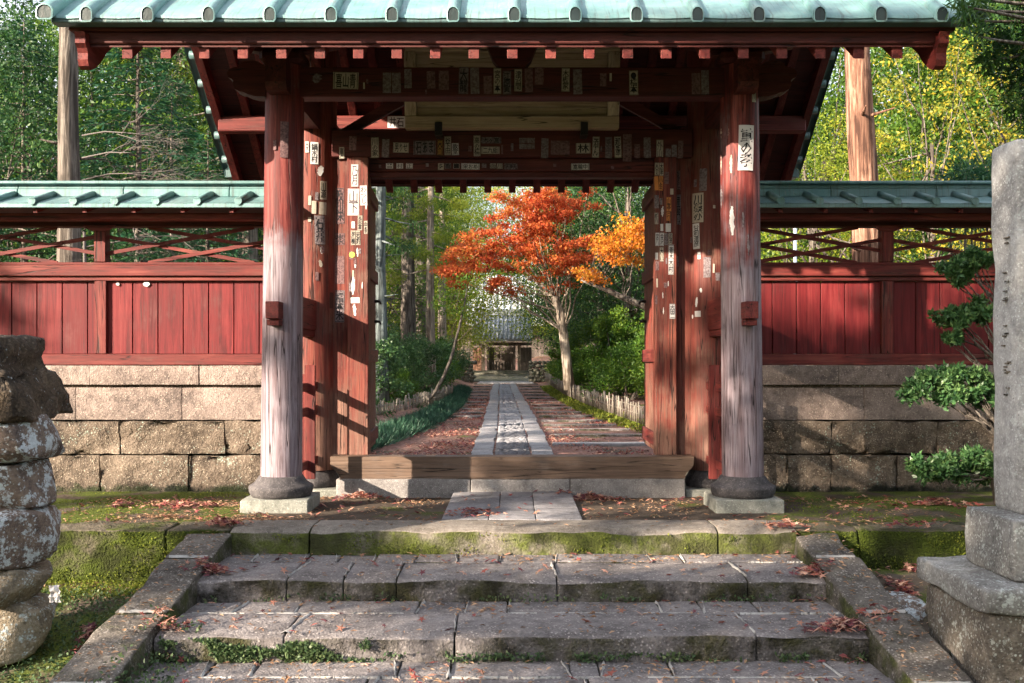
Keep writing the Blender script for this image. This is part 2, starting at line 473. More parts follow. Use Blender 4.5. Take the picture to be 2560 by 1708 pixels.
M['cheek'] = rock('cheek_stone', (0.125, 0.110, 0.096), (0.052, 0.045, 0.040), (0.20, 0.18, 0.158), speck=(0.40, 0.37, 0.34), speck_amt=0.7, speck_scale=50, lichen=(0.36, 0.34, 0.31), lich_thr=(0.60, 0.68), lich_scale=16, bump=0.9, bdist=0.025, moss=(0.075, 0.088, 0.022), moss_thr=(0.52, 0.70), side_moss=0.12)
M['mosswall'] = rock('moss_covered_stone', (0.14, 0.12, 0.09), (0.07, 0.06, 0.045), (0.20, 0.17, 0.13), bump=1.0, bdist=0.05, moss=(0.070, 0.100, 0.007), moss_thr=(0.44, 0.64), side_moss=0.13)
M['lichen_rock'] = rock('lichen_spotted_rock', (0.16, 0.12, 0.10), (0.05, 0.042, 0.042), (0.26, 0.20, 0.16), lichen=(0.58, 0.64, 0.68), lich_thr=(0.50, 0.55), bump=0.9, lich_scale=11, bdist=0.03)
M['brown_rock'] = rock('brown_rock', (0.085, 0.062, 0.043), (0.024, 0.019, 0.016), (0.17, 0.125, 0.085), speck=(0.24, 0.19, 0.14), speck_amt=.5, speck_scale=30, bump=1.0, bdist=0.07, lichen=(0.5, 0.56, 0.58), lich_thr=(0.62, 0.67), lich_scale=9)
M['tan_rock'] = rock('tan_rock', (0.23, 0.19, 0.135), (0.11, 0.09, 0.068), (0.32, 0.27, 0.20), speck=(0.42, 0.40, 0.36), speck_amt=.5, speck_scale=40, bump=0.9, bdist=0.04, lichen=(0.48, 0.54, 0.55), lich_thr=(0.56, 0.62), lich_scale=10)
M['monument'] = rock('lichened_monument_stone', (0.42, 0.415, 0.415), (0.24, 0.235, 0.235), (0.56, 0.555, 0.555), speck=(0.62, 0.64, 0.64), speck_amt=0.9, speck_scale=70, bump=0.7, lichen=(0.60, 0.63, 0.62), lich_thr=(0.57, 0.63), lich_scale=11)
M['monument_mid'] = rock('lichened_pedestal_stone', (0.24, 0.235, 0.225), (0.115, 0.11, 0.105), (0.36, 0.355, 0.345), speck=(0.52, 0.53, 0.52), speck_amt=0.8, speck_scale=60, bump=0.8, lichen=(0.50, 0.53, 0.51), lich_thr=(0.57, 0.63), lich_scale=11, moss=(0.08, 0.10, 0.03), moss_thr=(0.70, 0.80))
M['monument_low'] = rock('dark_lichened_base_stone', (0.15, 0.128, 0.105), (0.055, 0.048, 0.042), (0.26, 0.225, 0.19), speck=(0.42, 0.42, 0.39), speck_amt=0.6, speck_scale=60, bump=0.9, bdist=0.03, lichen=(0.48, 0.50, 0.46), lich_thr=(0.56, 0.63), lich_scale=11, moss=(0.09, 0.12, 0.03), moss_thr=(0.60, 0.70), low_moss=(-0.55, -0.2, 0.12))
M['flag'] = rock('pale_flagstone', (0.205, 0.20, 0.215), (0.115, 0.113, 0.122), (0.29, 0.285, 0.30), speck=(0.40, 0.40, 0.41), speck_scale=80, bump=0.6, bdist=0.015)
M['cobble'] = rock('grey_cobble', (0.20, 0.203, 0.225), (0.10, 0.10, 0.115), (0.29, 0.29, 0.32), bump=0.5, moss=(0.08, 0.10, 0.05), moss_thr=(0.68, 0.8))
M['mortar'] = rock('pale_mortar', (0.40, 0.385, 0.37), (0.24, 0.225, 0.21), (0.50, 0.49, 0.47), bump=0.6)
M['wallrock'] = rock('dark_green_rock_wall', (0.12, 0.115, 0.09), (0.05, 0.05, 0.04), (0.2, 0.19, 0.15), bump=0.8, moss=(0.06, 0.085, 0.03), moss_thr=(0.5, 0.65))

def ground_mat():
    m = NT('earth')
    v = m.coord((1, 1, 1), world=True)
    a = m.noise(v, 0.9, 8, 0.62); b = m.noise(v, 9.0, 7, 0.65); c = m.noise(v, 60, 3, 0.6)
    col = m.ramp(m.math('ADD', m.math('MULTIPLY', a, .5), m.math('MULTIPLY', b, .5)), [(0.34, (0.045, 0.034, 0.026)), (0.5, (0.085, 0.066, 0.052)), (0.68, (0.13, 0.105, 0.082))])
    x, y, z = m.pos()[0], m.pos()[1], m.pos()[2]
    side = m.mask(m.math('ABSOLUTE', x), 1.7, 2.7)
    mn = m.math('ADD', m.math('MULTIPLY', m.noise(v, 1.7, 7, .62), 1.0), m.math('MULTIPLY', side, 0.16))
    moss = m.ramp(c, [(0.3, (0.028, 0.036, 0.010)), (0.5, (0.075, 0.10, 0.018)), (0.75, (0.14, 0.17, 0.03))])
    col = m.mix(m.mask(mn, 0.56, 0.70), col, moss)
    lit = m.mask(y, 9.6, 11.0)
    vo = m.voro(v, 26); vo2 = m.voro(v, 26)
    lc = m.ramp(vo.outputs['Color'], [(0.1, (0.10, 0.045, 0.035)), (0.35, (0.21, 0.10, 0.085)), (0.6, (0.30, 0.17, 0.145)), (0.85, (0.14, 0.075, 0.06)), (1.0, (0.36, 0.25, 0.22))])
    la = m.mask(m.noise(v, 1.1, 6, .65), 0.36, 0.50)
    col = m.mix(m.math('MULTIPLY', m.math('MULTIPLY', lit, la), 0.85), col, lc)
    h = m.math('ADD', m.math('MULTIPLY', b, .6), m.math('ADD', m.math('MULTIPLY', c, .4), m.math('MULTIPLY', vo.outputs['Distance'], .3)))
    return m.done(col, 0.95, m.bump(h, 0.7, 0.03), 0.15)
M['ground'] = ground_mat()

def leafmat(name, stops, trans=0.35, rough=0.5, scale=9.0, own=0.55):
    """leaves: colour varies from leaf to leaf and from branch to branch; some light passes through"""
    m = NT(name)
    v = m.coord((1, 1, 1))
    g = m.n('NewGeometry')
    a = m.noise(v, scale * 0.12, 3, .5)
    r = g.outputs['Random Per Island']
    f = m.math('ADD', m.math('MULTIPLY', r, own), m.math('MULTIPLY', m.mask(a, .3, .7), 1 - own))
    col = m.ramp(f, stops)
    t = m.n('BsdfTranslucent'); m.l(col, t.inputs['Color'])
    mx = m.n('MixShader'); mx.inputs[0].default_value = trans
    m.done(col, rough, None, 0.35)
    m.l(m.p.outputs[0], mx.inputs[1]); m.l(t.outputs[0], mx.inputs[2]); m.l(mx.outputs[0], m.out.inputs['Surface'])
    return m.mat
M['lf_dark'] = leafmat('dark_evergreen_leaf', [(0.0, (0.010, 0.040, 0.016)), (0.5, (0.026, 0.085, 0.022)), (1.0, (0.085, 0.165, 0.028))], 0.3)
M['lf_mid'] = leafmat('mid_green_leaf', [(0.0, (0.024, 0.075, 0.012)), (0.5, (0.072, 0.160, 0.018)), (1.0, (0.20, 0.28, 0.026))], 0.42)
M['lf_light'] = leafmat('yellow_green_leaf', [(0.0, (0.075, 0.14, 0.016)), (0.5, (0.21, 0.28, 0.024)), (1.0, (0.40, 0.40, 0.04))], 0.45)
M['lf_yellow'] = leafmat('yellow_leaf', [(0.0, (0.10, 0.14, 0.02)), (0.4, (0.24, 0.25, 0.03)), (0.7, (0.46, 0.37, 0.03)), (1.0, (0.58, 0.44, 0.04))], 0.42)
M['lf_conifer'] = leafmat('conifer_needle', [(0.0, (0.008, 0.042, 0.026)), (0.5, (0.022, 0.092, 0.044)), (1.0, (0.065, 0.16, 0.06))], 0.28)
M['lf_maple'] = leafmat('red_orange_maple_leaf', [(0.0, (0.40, 0.060, 0.030)), (0.4, (0.60, 0.125, 0.048)), (0.75, (0.68, 0.22, 0.06)), (1.0, (0.60, 0.33, 0.06))], 0.52, scale=5)
M['lf_gold'] = leafmat('golden_maple_leaf', [(0.0, (0.45, 0.10, 0.02)), (0.4, (0.58, 0.19, 0.025)), (0.7, (0.64, 0.30, 0.03)), (1.0, (0.56, 0.43, 0.04))], 0.45, scale=6)
M['lf_azalea'] = leafmat('small_glossy_green_leaf', [(0.0, (0.025, 0.075, 0.030)), (0.5, (0.072, 0.165, 0.058)), (1.0, (0.18, 0.29, 0.10))], 0.25, 0.35, scale=60)
M['lf_fallen'] = leafmat('fallen_leaf', [(0.0, (0.07, 0.028, 0.030)), (0.2, (0.16, 0.045, 0.060)), (0.4, (0.30, 0.075, 0.060)), (0.6, (0.24, 0.12, 0.085)), (0.8, (0.44, 0.22, 0.16)), (1.0, (0.50, 0.33, 0.26))], 0.2, 0.7, own=0.95)
M['lf_needle'] = leafmat('fallen_needle', [(0.0, (0.17, 0.085, 0.045)), (0.5, (0.33, 0.19, 0.11)), (1.0, (0.46, 0.31, 0.20))], 0.15, 0.7, own=0.95)
M['lf_cover'] = leafmat('creeping_ground_cover', [(0.0, (0.030, 0.070, 0.030)), (0.5, (0.085, 0.135, 0.055)), (1.0, (0.21, 0.25, 0.12))], 0.25, 0.5)
M['lf_moss'] = leafmat('moss_tuft', [(0.0, (0.045, 0.065, 0.008)), (0.5, (0.12, 0.155, 0.015)), (1.0, (0.24, 0.25, 0.03))], 0.25, 0.8)
M['lf_hedge'] = leafmat('dark_mondo_grass', [(0.0, (0.008, 0.035, 0.022)), (0.5, (0.022, 0.075, 0.045)), (1.0, (0.05, 0.12, 0.07))], 0.15, 0.5)

def bark(name, ca, cb, cc, scale=1.0):
    m = NT(name)
    v = m.coord((16 * scale, 16 * scale, 1.1), world=True)
    a = m.noise(v, 1.0, 8, .65, .8); b = m.noise(m.coord((1, 1, 1), world=True), 5, 6, .6)
    col = m.ramp(a, [(0.40, cb), (0.5, ca), (0.60, cc)])
    col = m.mix(m.mask(b, .5, .72), col, m.mix(.6, col, cb))
    return m.done(col, .9, m.bump(a, .9, .04), .15)
M['bark_cedar'] = bark('reddish_cedar_bark', (0.20, 0.105, 0.072), (0.065, 0.034, 0.025), (0.36, 0.22, 0.16))
M['bark_grey'] = bark('grey_bark', (0.13, 0.11, 0.095), (0.05, 0.042, 0.036), (0.22, 0.195, 0.17))
M['bark_pale'] = bark('pale_bark', (0.28, 0.235, 0.19), (0.12, 0.095, 0.075), (0.42, 0.365, 0.305))
M['bark_blue'] = bark('lichened_bluish_bark', (0.12, 0.145, 0.15), (0.05, 0.06, 0.06), (0.21, 0.25, 0.255))
M['twig'] = NT('grey_twig').done((0.13, 0.115, 0.11), .9)

def paper(name, c, stain=0.5, dirt=(0.3, 0.24, 0.2)):
    m = NT(name); v = m.coord((1, 1, 1), world=True)
    a = m.noise(v, 38 if stain < .8 else 60, 5, .7)
    col = m.mix(m.math('MULTIPLY', m.mask(a, .5, .72) if stain < .8 else m.mask(a, .36, .66), stain), c, tuple(x * y for x, y in zip(c, (.62, .55, .52))) if stain < .8 else (.06, .03, .035))
    return m.done(col, .85)
M['p_white'] = paper('white_paper', (0.60, 0.58, 0.58), .5)
M['p_cream'] = paper('cream_paper', (0.42, 0.37, 0.31), .6)
M['p_grey'] = paper('faded_grey_paper', (0.22, 0.19, 0.20), .81)
M['p_dim'] = paper('worn_dim_paper', (0.20, 0.12, 0.12), .9)
M['p_orange'] = paper('orange_paper', (0.62, 0.24, 0.07), .4)
M['p_lime'] = paper('lime_sticker', (0.48, 0.55, 0.10), .3)
M['p_brown'] = paper('dark_brown_paper', (0.06, 0.03, 0.025), .3)
M['ink'] = NT('black_ink').done((0.012, 0.012, 0.016), .7)
M['ink_soft'] = NT('faded_ink').done((0.085, 0.065, 0.075), .8)
M['ink_gold'] = NT('gold_ink').done((0.40, 0.22, 0.05), .7)
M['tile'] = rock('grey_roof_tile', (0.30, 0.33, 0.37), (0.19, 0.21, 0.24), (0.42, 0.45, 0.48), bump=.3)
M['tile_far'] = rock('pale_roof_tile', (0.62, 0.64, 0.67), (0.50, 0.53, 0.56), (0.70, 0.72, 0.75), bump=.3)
M['plaster'] = rock('pale_plaster', (0.60, 0.58, 0.54), (0.48, 0.46, 0.42), (0.68, 0.66, 0.62), bump=.2)
M['pole'] = NT('grey_blue_metal').done((0.30, 0.36, 0.46), .4)
# ------------------------------------------------------------------ ground, kerb, stairs
def sstep(a, b, t):
    t = min(1, max(0, (t - a) / (b - a))); return t * t * (3 - 2 * t)
def gz(x, y):
    """height of the earth: low in front of the kerb, the gate platform, gently rising banks beyond"""
    if y < 7.06:
        z = -0.36 - 0.26 * sstep(6.85, 5.2, y)
        if x > 2.2: z = -0.27 - 0.35 * sstep(6.6, 4.9, y)
        if abs(x) < 2.1: z = -0.68
        z += 0.02 * noise.noise(Vector((x * 2.1, y * 2.1, 0)))
        return z
    z = -0.012 - 0.04 * sstep(8.2, 9.0, y)
    if y > 9.6: z = -0.045
    k = sstep(2.1, 3.4, abs(x)) * sstep(7.3, 8.4, y) * (1 - sstep(9.0, 9.6, y))
    z += 0.015 * k * (noise.noise(Vector((x * 3, y * 3, 5))) + .6)
    if y > 10:
        e = edge_l(y) if x < 0 else edge_r(y)
        d = abs(x) - e
        z += 0.22 * sstep(0.05, 0.9, d) * sstep(10, 14, y) + 0.10 * sstep(.5, 6, d) * noise.noise(Vector((x * .5, y * .5, 1)))
        far = sstep(70, 190, y) + sstep(30, 130, abs(x))
        z += 8 * far
    return z
def lerp(tab, t):
    if t <= tab[0][0]: return tab[0][1]
    for (a, u), (b, v) in zip(tab, tab[1:]):
        if t <= b: return u + (v - u) * (t - a) / (b - a)
    return tab[-1][1]
EL = [(9, 2.6), (13.5, 1.80), (15.4, 1.57), (19.2, 1.32), (25, 1.25), (41, 1.62), (60, 2.2)]
ER = [(9, 3.2), (15, 2.35), (16.8, 2.05), (19.7, 1.74), (24, 1.46), (32, 1.25), (44, 1.15), (60, 1.6)]
def edge_l(y): return lerp(EL, y)
def edge_r(y): return lerp(ER, y)
xs = [-220, -120, -70, -45, -30] + [-20 + i * 1.0 for i in range(12)] + [-8 + i * 0.25 for i in range(65)] + [9 + i for i in range(12)] + [30, 45, 70, 120, 220]
ys = [-150, -80, -40, -20, -10, -4, 0, 2] + [3 + i * .25 for i in range(16)] + [7.0, 7.055, 7.065, 7.1] + [7.3 + i * .2 for i in range(24)] + [12.2 + i * .6 for i in range(20)] + [24.5 + i * 1.5 for i in range(18)] + [53, 57, 62, 68, 75, 85, 100, 120, 150, 200, 320]
g = MB()
nx = len(xs)
g.add([(x, y, gz(x, y)) for y in ys for x in xs],
      [(j * nx + i, j * nx + i + 1, (j + 1) * nx + i + 1, (j + 1) * nx + i) for j in range(len(ys) - 1) for i in range(nx - 1)], 0, True)
put('ground', g.mesh('ground', M['ground']), kind='structure')

# kerb stones along the front edge of the platform
kerb = thing('stone_kerb', 'worn mossy stone kerb across the head of the steps', 'kerb', (0, 7.2, -0.2))
def X7(p): return ax(p, 7.0)
kj = [X7(574), X7(774), X7(1794), X7(1993)]
for i, (a, b) in enumerate(zip(kj, kj[1:])):
    MB().stone(a + .003, b - .003, 6.98, 7.37, -.22, 0.012, .010, .07, .006, 4, seed=i * 3.1).worn(6.98, -.1, .045, 20).part('kerb_stone', M['kerb'], kerb)
retain_l = thing('retaining_wall', 'low retaining wall thick with bright green moss beside the stacked rocks', 'wall', (-3.2, 7.2, -.4))
lj = [-6.0, -4.6, -3.55, X7(411), X7(574)]
for i, (a, b) in enumerate(zip(lj, lj[1:])):
    MB().stone(a + .004, b - .004, 7.02, 7.36, -.45, 0.0, .02, .07, .022, 5.0, seed=20 + i * 2.3, chip=.02).part('wall_stone', M['mosswall'], retain_l)
retain_r = thing('retaining_wall', 'low dark mossy retaining wall behind the inscribed stone monument', 'wall', (3.2, 7.2, -.4))
rj = [X7(1993), X7(2150), 3.4, 4.6, 6.0]
for i, (a, b) in enumerate(zip(rj, rj[1:])):
    MB().stone(a + .004, b - .004, 7.02, 7.36, -.45, 0.0, .02, .07, .022, 5.0, seed=40 + i * 2.3, chip=.02).part('wall_stone', M['mosswall'], retain_r)

stairs = thing('stone_steps', 'broad worn grey stone steps leading up to the red gate', 'steps', (0, 6, -.7))
def mortar_line(mb, pts, w, z, hgt=.007, seed=0):
    """ragged strip of mortar along a joint"""
    n = len(pts); V = []
    for i, (x, y) in enumerate(pts):
        a, b = pts[max(i - 1, 0)], pts[min(i + 1, n - 1)]
        dx, dy = b[0] - a[0], b[1] - a[1]; L = math.hypot(dx, dy) or 1
        nxx, nyy = -dy / L, dx / L
        ww = max(.0008, w * (.55 + 1.5 * noise.noise(Vector((x * 7 + seed, y * 9, seed)))))
        zz = z(x, y) if callable(z) else z
        V += [(x - nxx * ww, y - nyy * ww, zz - .008), (x, y, zz + hgt), (x + nxx * ww, y + nyy * ww, zz - .008)]
    F = []
    for i in range(n - 1):
        k = i * 3
        F += [(k, k + 1, k + 4, k + 3), (k + 1, k + 2, k + 5, k + 4)]
    mb.add(V, F, 0, True)
def seg(p, q, n=10, wob=.006, seed=0):
    return [(p[0] + (q[0] - p[0]) * i / n + wob * noise.noise(Vector((i * .9, seed, 1))), p[1] + (q[1] - p[1]) * i / n + wob * noise.noise(Vector((i * .9, seed, 5)))) for i in range(n + 1)]
treads = [  # y front, y joint, y back, z top, front joints px, back joints px, mortar along the long joint (px ranges)
    (6.27, 6.73, 7.02, -.162, [732, 869, 998, 1390, 1855], [641, 770, 849, 940, 1043, 1146, 1249, 1387, 1624, 1703], [(1870, 2030)]),
    (5.52, 5.96, 6.33, -.306, [726, 1140, 1874], [592, 748, 1045, 1164, 1269, 1649, 1752, 1890], [(480, 1010), (1270, 1730), (1850, 2100)]),
    (4.78, 5.22, 5.58, -.446, [900, 1480, 2080], [524, 639, 996, 1125, 1425, 1497, 1677, 2084], [(480, 1000), (1130, 1560), (1620, 2140)]),
    (4.04, 4.45, 4.84, -.585, [820, 1500, 2000], [600, 900, 1300, 1700], []),
]
for ti, (yf, yj, yb, zt, fj, bj, longj) in enumerate(treads):
    W0, W1 = -1.9, 1.9
    fx = [W0] + [ax(p, yf + .15) for p in fj] + [W1]
    bx = [W0] + [ax(p, yj + .15) for p in bj] + [W1]
    for i, (a, b) in enumerate(zip(fx, fx[1:])):
        sag = R.uniform(-.006, .006)
        MB().stone(a + .003, b - .003, yf - .02 + R.uniform(-.012, .012), yj, zt - .19, zt + sag, .009, .07, .004, 5, seed=60 + ti * 17 + i * 2.9).worn(yf - .02, zt - .1, .034, ti * 3.7).part('step_stone', M['step'], stairs)
    for i, (a, b) in enumerate(zip(bx, bx[1:])):
        MB().stone(a + .003, b - .003, yj + .002, yb + .03, zt - .19, zt + R.uniform(-.004, .006), .014, .12, .005, 3.0, seed=90 + ti * 13 + i * 3.7).part('step_stone', M['step'], stairs)
    for i, a in enumerate(fx[1:-1]):
        mb = MB(); w = .022 if (ti == 1 and i == 0) else .009
        mortar_line(mb, seg((a, yf + .02), (a + (.05 if i == 0 else -.02), yj), 9, .012, seed=i + ti), w, zt + .004, seed=i)
        mb.part('mortar_joint', M['mortar'], stairs)
    for i, a in enumerate(bx[1:-1]):
        mb = MB()
        mortar_line(mb, seg((a, yj), (a + R.uniform(-.05, .06), yb - .02), 6, .008, seed=i + ti * 3), .009, zt + .003, seed=i + 7)
        mb.part('mortar_joint', M['mortar'], stairs)
    for (p, q) in longj:
        u = p
        while u < q - 25:
            v_ = min(q, u + R.uniform(60, 210)); mb = MB()
            mortar_line(mb, seg((ax(u, yj), yj + R.uniform(-.004, .004)), (ax(v_, yj), yj + R.uniform(-.006, .006)), 30, .014, seed=u), R.uniform(.003, .006), zt + .003, .005, seed=u)
            mb.part('mortar_joint', M['mortar'], stairs)
            u = v_ + R.uniform(2, 45)

def cheek(side, label):
    t = thing('stair_cheek', label, 'stair cheek', (side * 2.03, 6, -.5))
    ycut = [7.0, 6.55, 5.72, 4.9, 3.9]
    for i, (b, a) in enumerate(zip(ycut, ycut[1:])):
        mb = MB()
        x0, x1 = (-2.19, -1.885) if side < 0 else (1.885, 2.19)
        mb.stone(x0, x1, a + .002, b - .002, -.80, 0.0, .022, .08, .016, 3.4, seed=130 + i * 4.1 + side, chip=.03)
        mb.v = [(x + .02 * side * (7 - y) * .3, y, z + (-(7.0 - y) * .172 - .015) * (1 if z > -.5 else 0.2)) for x, y, z in mb.v]
        mb.part('cheek_stone', M['cheek'], t)
        if i:
            m2 = MB(); zf = lambda x, y: -(7.0 - y) * .172 - .012
            mortar_line(m2, seg((x0 + .03, b), (x1 - .03, b), 8, .01, seed=i), .009, zf, .008, seed=i)
            m2.part('mortar_joint', M['mortar'], t)
cheek(-1, 'sloping stone cheek of the steps on the side of the stacked rocks')
cheek(1, 'sloping stone cheek of the steps on the side of the inscribed monument')
# ------------------------------------------------------------------ the gate
gate = thing('temple_gate', 'red wooden temple gate with copper roof, its posts covered in paper stickers', 'gate', (0, 9.1, 0))
XP, YF, YM, YR = 1.79, 8.1, 9.35, 10.6
def post_curve(x0, x1, y, z0, z1, r0, r1, n=28, wob=.012, seed=0):
    mb = MB(); V = []; F = []; rows = 14
    for i in range(rows + 1):
        t = i / rows
        for k in range(n):
            a = 2 * math.pi * k / n
            r = (r0 + (r1 - r0) * t) * (1 + wob * noise.noise(Vector((math.cos(a) * 1.5 + seed, math.sin(a) * 1.5, t * 3))))
            V.append((x0 + (x1 - x0) * t + r * math.cos(a), y + r * math.sin(a), z0 + (z1 - z0) * t))
    for i in range(rows):
        for k in range(n):
            F.append((i * n + k, i * n + (k + 1) % n, (i + 1) * n + (k + 1) % n, (i + 1) * n + k))
    mb.add(V, F, 0, True)
    mb.add([V[rows * n + k] for k in range(n)], [tuple(range(n))])
    return mb
POST = {}
for sd in (-1, 1):
    fp = post_curve(sd * 1.797, sd * 1.767, YF, .245, 3.42, .160, .147, seed=sd).part('front_post', M['post'], gate)
    mp = post_curve(sd * 1.785, sd * 1.77, YM, .165, 4.0, .205, .195, seed=sd + 4).part('main_post', M['mainpost'], gate)
    rp = post_curve(sd * 1.797, sd * 1.767, YR, .245, 3.42, .160, .147, seed=sd + 8).part('rear_post', M['post'], gate)
    POST['F', sd], POST['M', sd] = fp, mp
    for p, y in ((fp, YF), (rp, YR)):
        prof = [(.166, .247), (.176, .240), (.186, .222), (.204, .198), (.228, .180), (.246, .172), (.252, .162), (.250, .146), (.243, .115), (.226, .085)][::-1]
        MB().lathe(prof, 28, (sd * 1.797, y), wob=.03, seed=sd).part('base_stone', M['granite_dark'], p)
        MB().stone(sd * 1.797 - .258, sd * 1.797 + .258, y - .26, y + .26, -.06, .088, .012, .16, .005, 5, seed=sd + y).part('plinth', M['plinth'], p)
    prof = [(.17, -.02), (.215, .0), (.235, .05), (.232, .085), (.205, .13), (.195, .17)]
    MB().lathe(prof, 24, (sd * 1.785, YM), wob=.08, seed=sd + 2).part('base_stone', M['granite_dark'], mp)
    MB().stone(sd * 1.75 - .24, sd * 1.75 + .24, 9.06, 9.6, -.14, .012, .012, .16, .006, 5, seed=sd + 31).part('plinth', M['plinth'], mp)
    # tie beam that runs through front, main and rear post, with its wedge and end
    tb = MB().box(sd * 1.785 - .062, sd * 1.785 + .062, 8.17, 10.5, 1.40, 1.665).part('tie_beam', M['red_y'], gate)
    MB().box(sd * 1.80 - .050, sd * 1.80 + .050, 7.80, 7.99, 1.455, 1.585, .004).part('tenon', M['red_y'], tb)
    MB().box(sd * 1.80 - .046, sd * 1.80 + .046, 7.83, 7.985, 1.405, 1.450, .003).part('wedge', M['red_y'], tb)
    MB().box(sd * 1.785 - .05, sd * 1.785 + .05, 8.24, 9.16, 1.345, 1.397, .003).part('wedge', M['red_y'], tb)
    # cross beam under the eaves, its nose shows in front of the post
    prof = [(7.80, 3.42), (7.80, 3.235), (7.815, 3.20), (7.85, 3.178), (7.93, 3.175), (10.8, 3.175), (10.8, 3.42)]
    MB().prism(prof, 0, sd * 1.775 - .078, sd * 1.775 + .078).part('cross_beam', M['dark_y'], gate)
    # little barrier between the posts
    bar = MB().box(sd * 1.70 - .045, sd * 1.70 + .045, 8.74, 8.77, .14, 1.10, .004).part('barrier_slat', M['red_z'], gate)
    MB().box(sd * 1.785 - .03, sd * 1.785 + .03, 8.95, 8.98, .14, 1.02, .004).part('barrier_slat', M['red_z'], gate)
    for z in (.915, .71, .265):
        MB().box(sd * 1.735 - .024, sd * 1.735 + .024, 8.27, 9.17, z - .035, z + .035, .004).part('barrier_rail', M['red_y'], bar)
    # jamb post, side board, door leaf
    MB().box(sd * 1.27, sd * 1.46, 9.20, 9.35, .297, 2.938, .008).part('jamb', M['mainpost'], gate)
    MB().box(sd * 1.462, sd * 1.60, 9.27, 9.30, .297, 2.938, .003).part('side_board', M['mainpost'], gate)
    x0 = sd * 1.30
    ang = 0.05 if sd < 0 else 0.012
    dl = MB()
    dl.box(sd * 1.315, sd * 1.365, 9.36, 10.44, .30, 2.80, .006)
    dl.v = [(x + sd * (y - 9.36) * ang, y, z) for x, y, z in dl.v]
    door = dl.part('door_leaf', M['mainpost'], gate)
    for z in (.42, 1.18, 1.95, 2.68):
        mb = MB().box(sd * 1.285, sd * 1.313, 9.40, 10.40, z - .06, z + .06, .004)
        mb.v = [(x + sd * (y - 9.36) * ang, y, zz) for x, y, zz in mb.v]
        mb.part('ledge', M['red_y'], door)
    for z in (1.72, 1.52):
        mb = MB(); xx = sd * (1.27 + (10.36 - 9.36) * ang)
        mb.tube([(sd * 1.315 + sd * ang, 10.3, z), (xx - sd * .01, 10.3, z), (xx - sd * .02, 10.3, z - .03)], [.018, .014, .01], 8)
        mb.part('iron_hook', M['iron'], door)
# lintels
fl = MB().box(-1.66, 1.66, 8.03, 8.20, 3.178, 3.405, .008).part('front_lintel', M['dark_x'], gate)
for sd in (-1, 1):
    # carved cloud shaped nose outside the post
    pts = [(0, 3.41), (.05, 3.44), (.10, 3.455), (.16, 3.45), (.20, 3.43), (.215, 3.405), (.25, 3.40), (.285, 3.385), (.30, 3.355), (.29, 3.325), (.262, 3.312), (.25, 3.30), (.255, 3.27), (.24, 3.235), (.205, 3.215), (.17, 3.21), (.14, 3.195), (.08, 3.178), (0, 3.175)]
    poly = [(sd * (1.90 + a), z) for a, z in pts]
    if sd > 0: poly = poly[::-1]
    MB().prism(poly, 1, 8.02, 8.18).part('carved_nose', M['dark_x'], fl)
    MB().box(sd * 1.77 - .17, sd * 1.77 + .17, 7.95, 8.25, 3.425, 3.53, .03).part('bearing_block', M['dark_x'], fl)
    poly = [(sd * 1.77 - .42, 3.60), (sd * 1.77 - .42, 3.575), (sd * 1.77 - .2, 3.533), (sd * 1.77 + .2, 3.533), (sd * 1.77 + .42, 3.575), (sd * 1.77 + .42, 3.60)]
    MB().prism(poly, 1, 8.05, 8.15).part('bracket_arm', M['dark_x'], fl)
MB().prism([(-.20, 3.595), (-.15, 3.47), (-.10, 3.408), (.10, 3.408), (.15, 3.47), (.20, 3.595)], 1, 8.04, 8.16).part('centre_block', M['dark_x'], fl)
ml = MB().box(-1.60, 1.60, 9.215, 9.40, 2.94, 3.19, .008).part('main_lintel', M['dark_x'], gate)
MB().box(-1.27, 1.27, 9.28, 9.44, 2.825, 2.937, .006).part('door_head', M['dark_x'], gate)
MB().box(-1.27, 1.27, 9.30, 9.42, 2.775, 2.822, .004).part('door_head', M['dark_x'], gate)
for sd in (-1, 1):
    poly = [(sd * 1.56, 3.195), (sd * 1.40, 3.195), (sd * .90, 3.47), (sd * .95, 3.56)]
    if sd < 0: poly = poly[::-1]
    MB().prism(poly[::-1], 1, 9.33, 9.38).part('diagonal_brace', M['dark_x'], gate)
MB().box(-1.6, 1.6, 9.27, 9.43, 4.02, 4.2).part('upper_lintel', M['dark_x'], gate)
MB().box(-2.93, 2.93, 8.02, 8.18, 3.602, 3.80, .008).part('purlin', M['red_x'], gate)
MB().box(-2.93, 2.93, 10.36, 10.5, 3.42, 3.575, .008).part('purlin', M['red_x'], gate)
MB().box(-1.7, 1.7, 10.53, 10.67, 3.18, 3.40, .008).part('rear_lintel', M['dark_x'], gate)
MB().box(-2.93, 2.93, 9.02, 9.16, 4.28, 4.48, .008).part('ridge_purlin', M['red_x'], gate)
# threshold on its stone sill
half = [(1.578, .303), (1.576, .235), (1.555, .20), (1.515, .165), (1.49, .118), (1.485, .112)]
poly = [(-a, z) for a, z in half] + [(a, z) for a, z in half[::-1]]
MB().prism(poly, 1, 9.02, 9.21).part('threshold', M['bare_x'], gate)
MB().stone(-1.52, -.36, 9.0, 9.36, -.16, .110, .012, .14, .007, 4, seed=3).part('sill_stone', M['granite'], gate)
MB().stone(-.355, .50, 9.003, 9.36, -.16, .108, .012, .14, .007, 4, seed=5).part('sill_stone', M['granite'], gate)
MB().stone(.505, 1.50, 9.0, 9.36, -.16, .110, .012, .14, .007, 4, seed=8).part('sill_stone', M['granite'], gate)
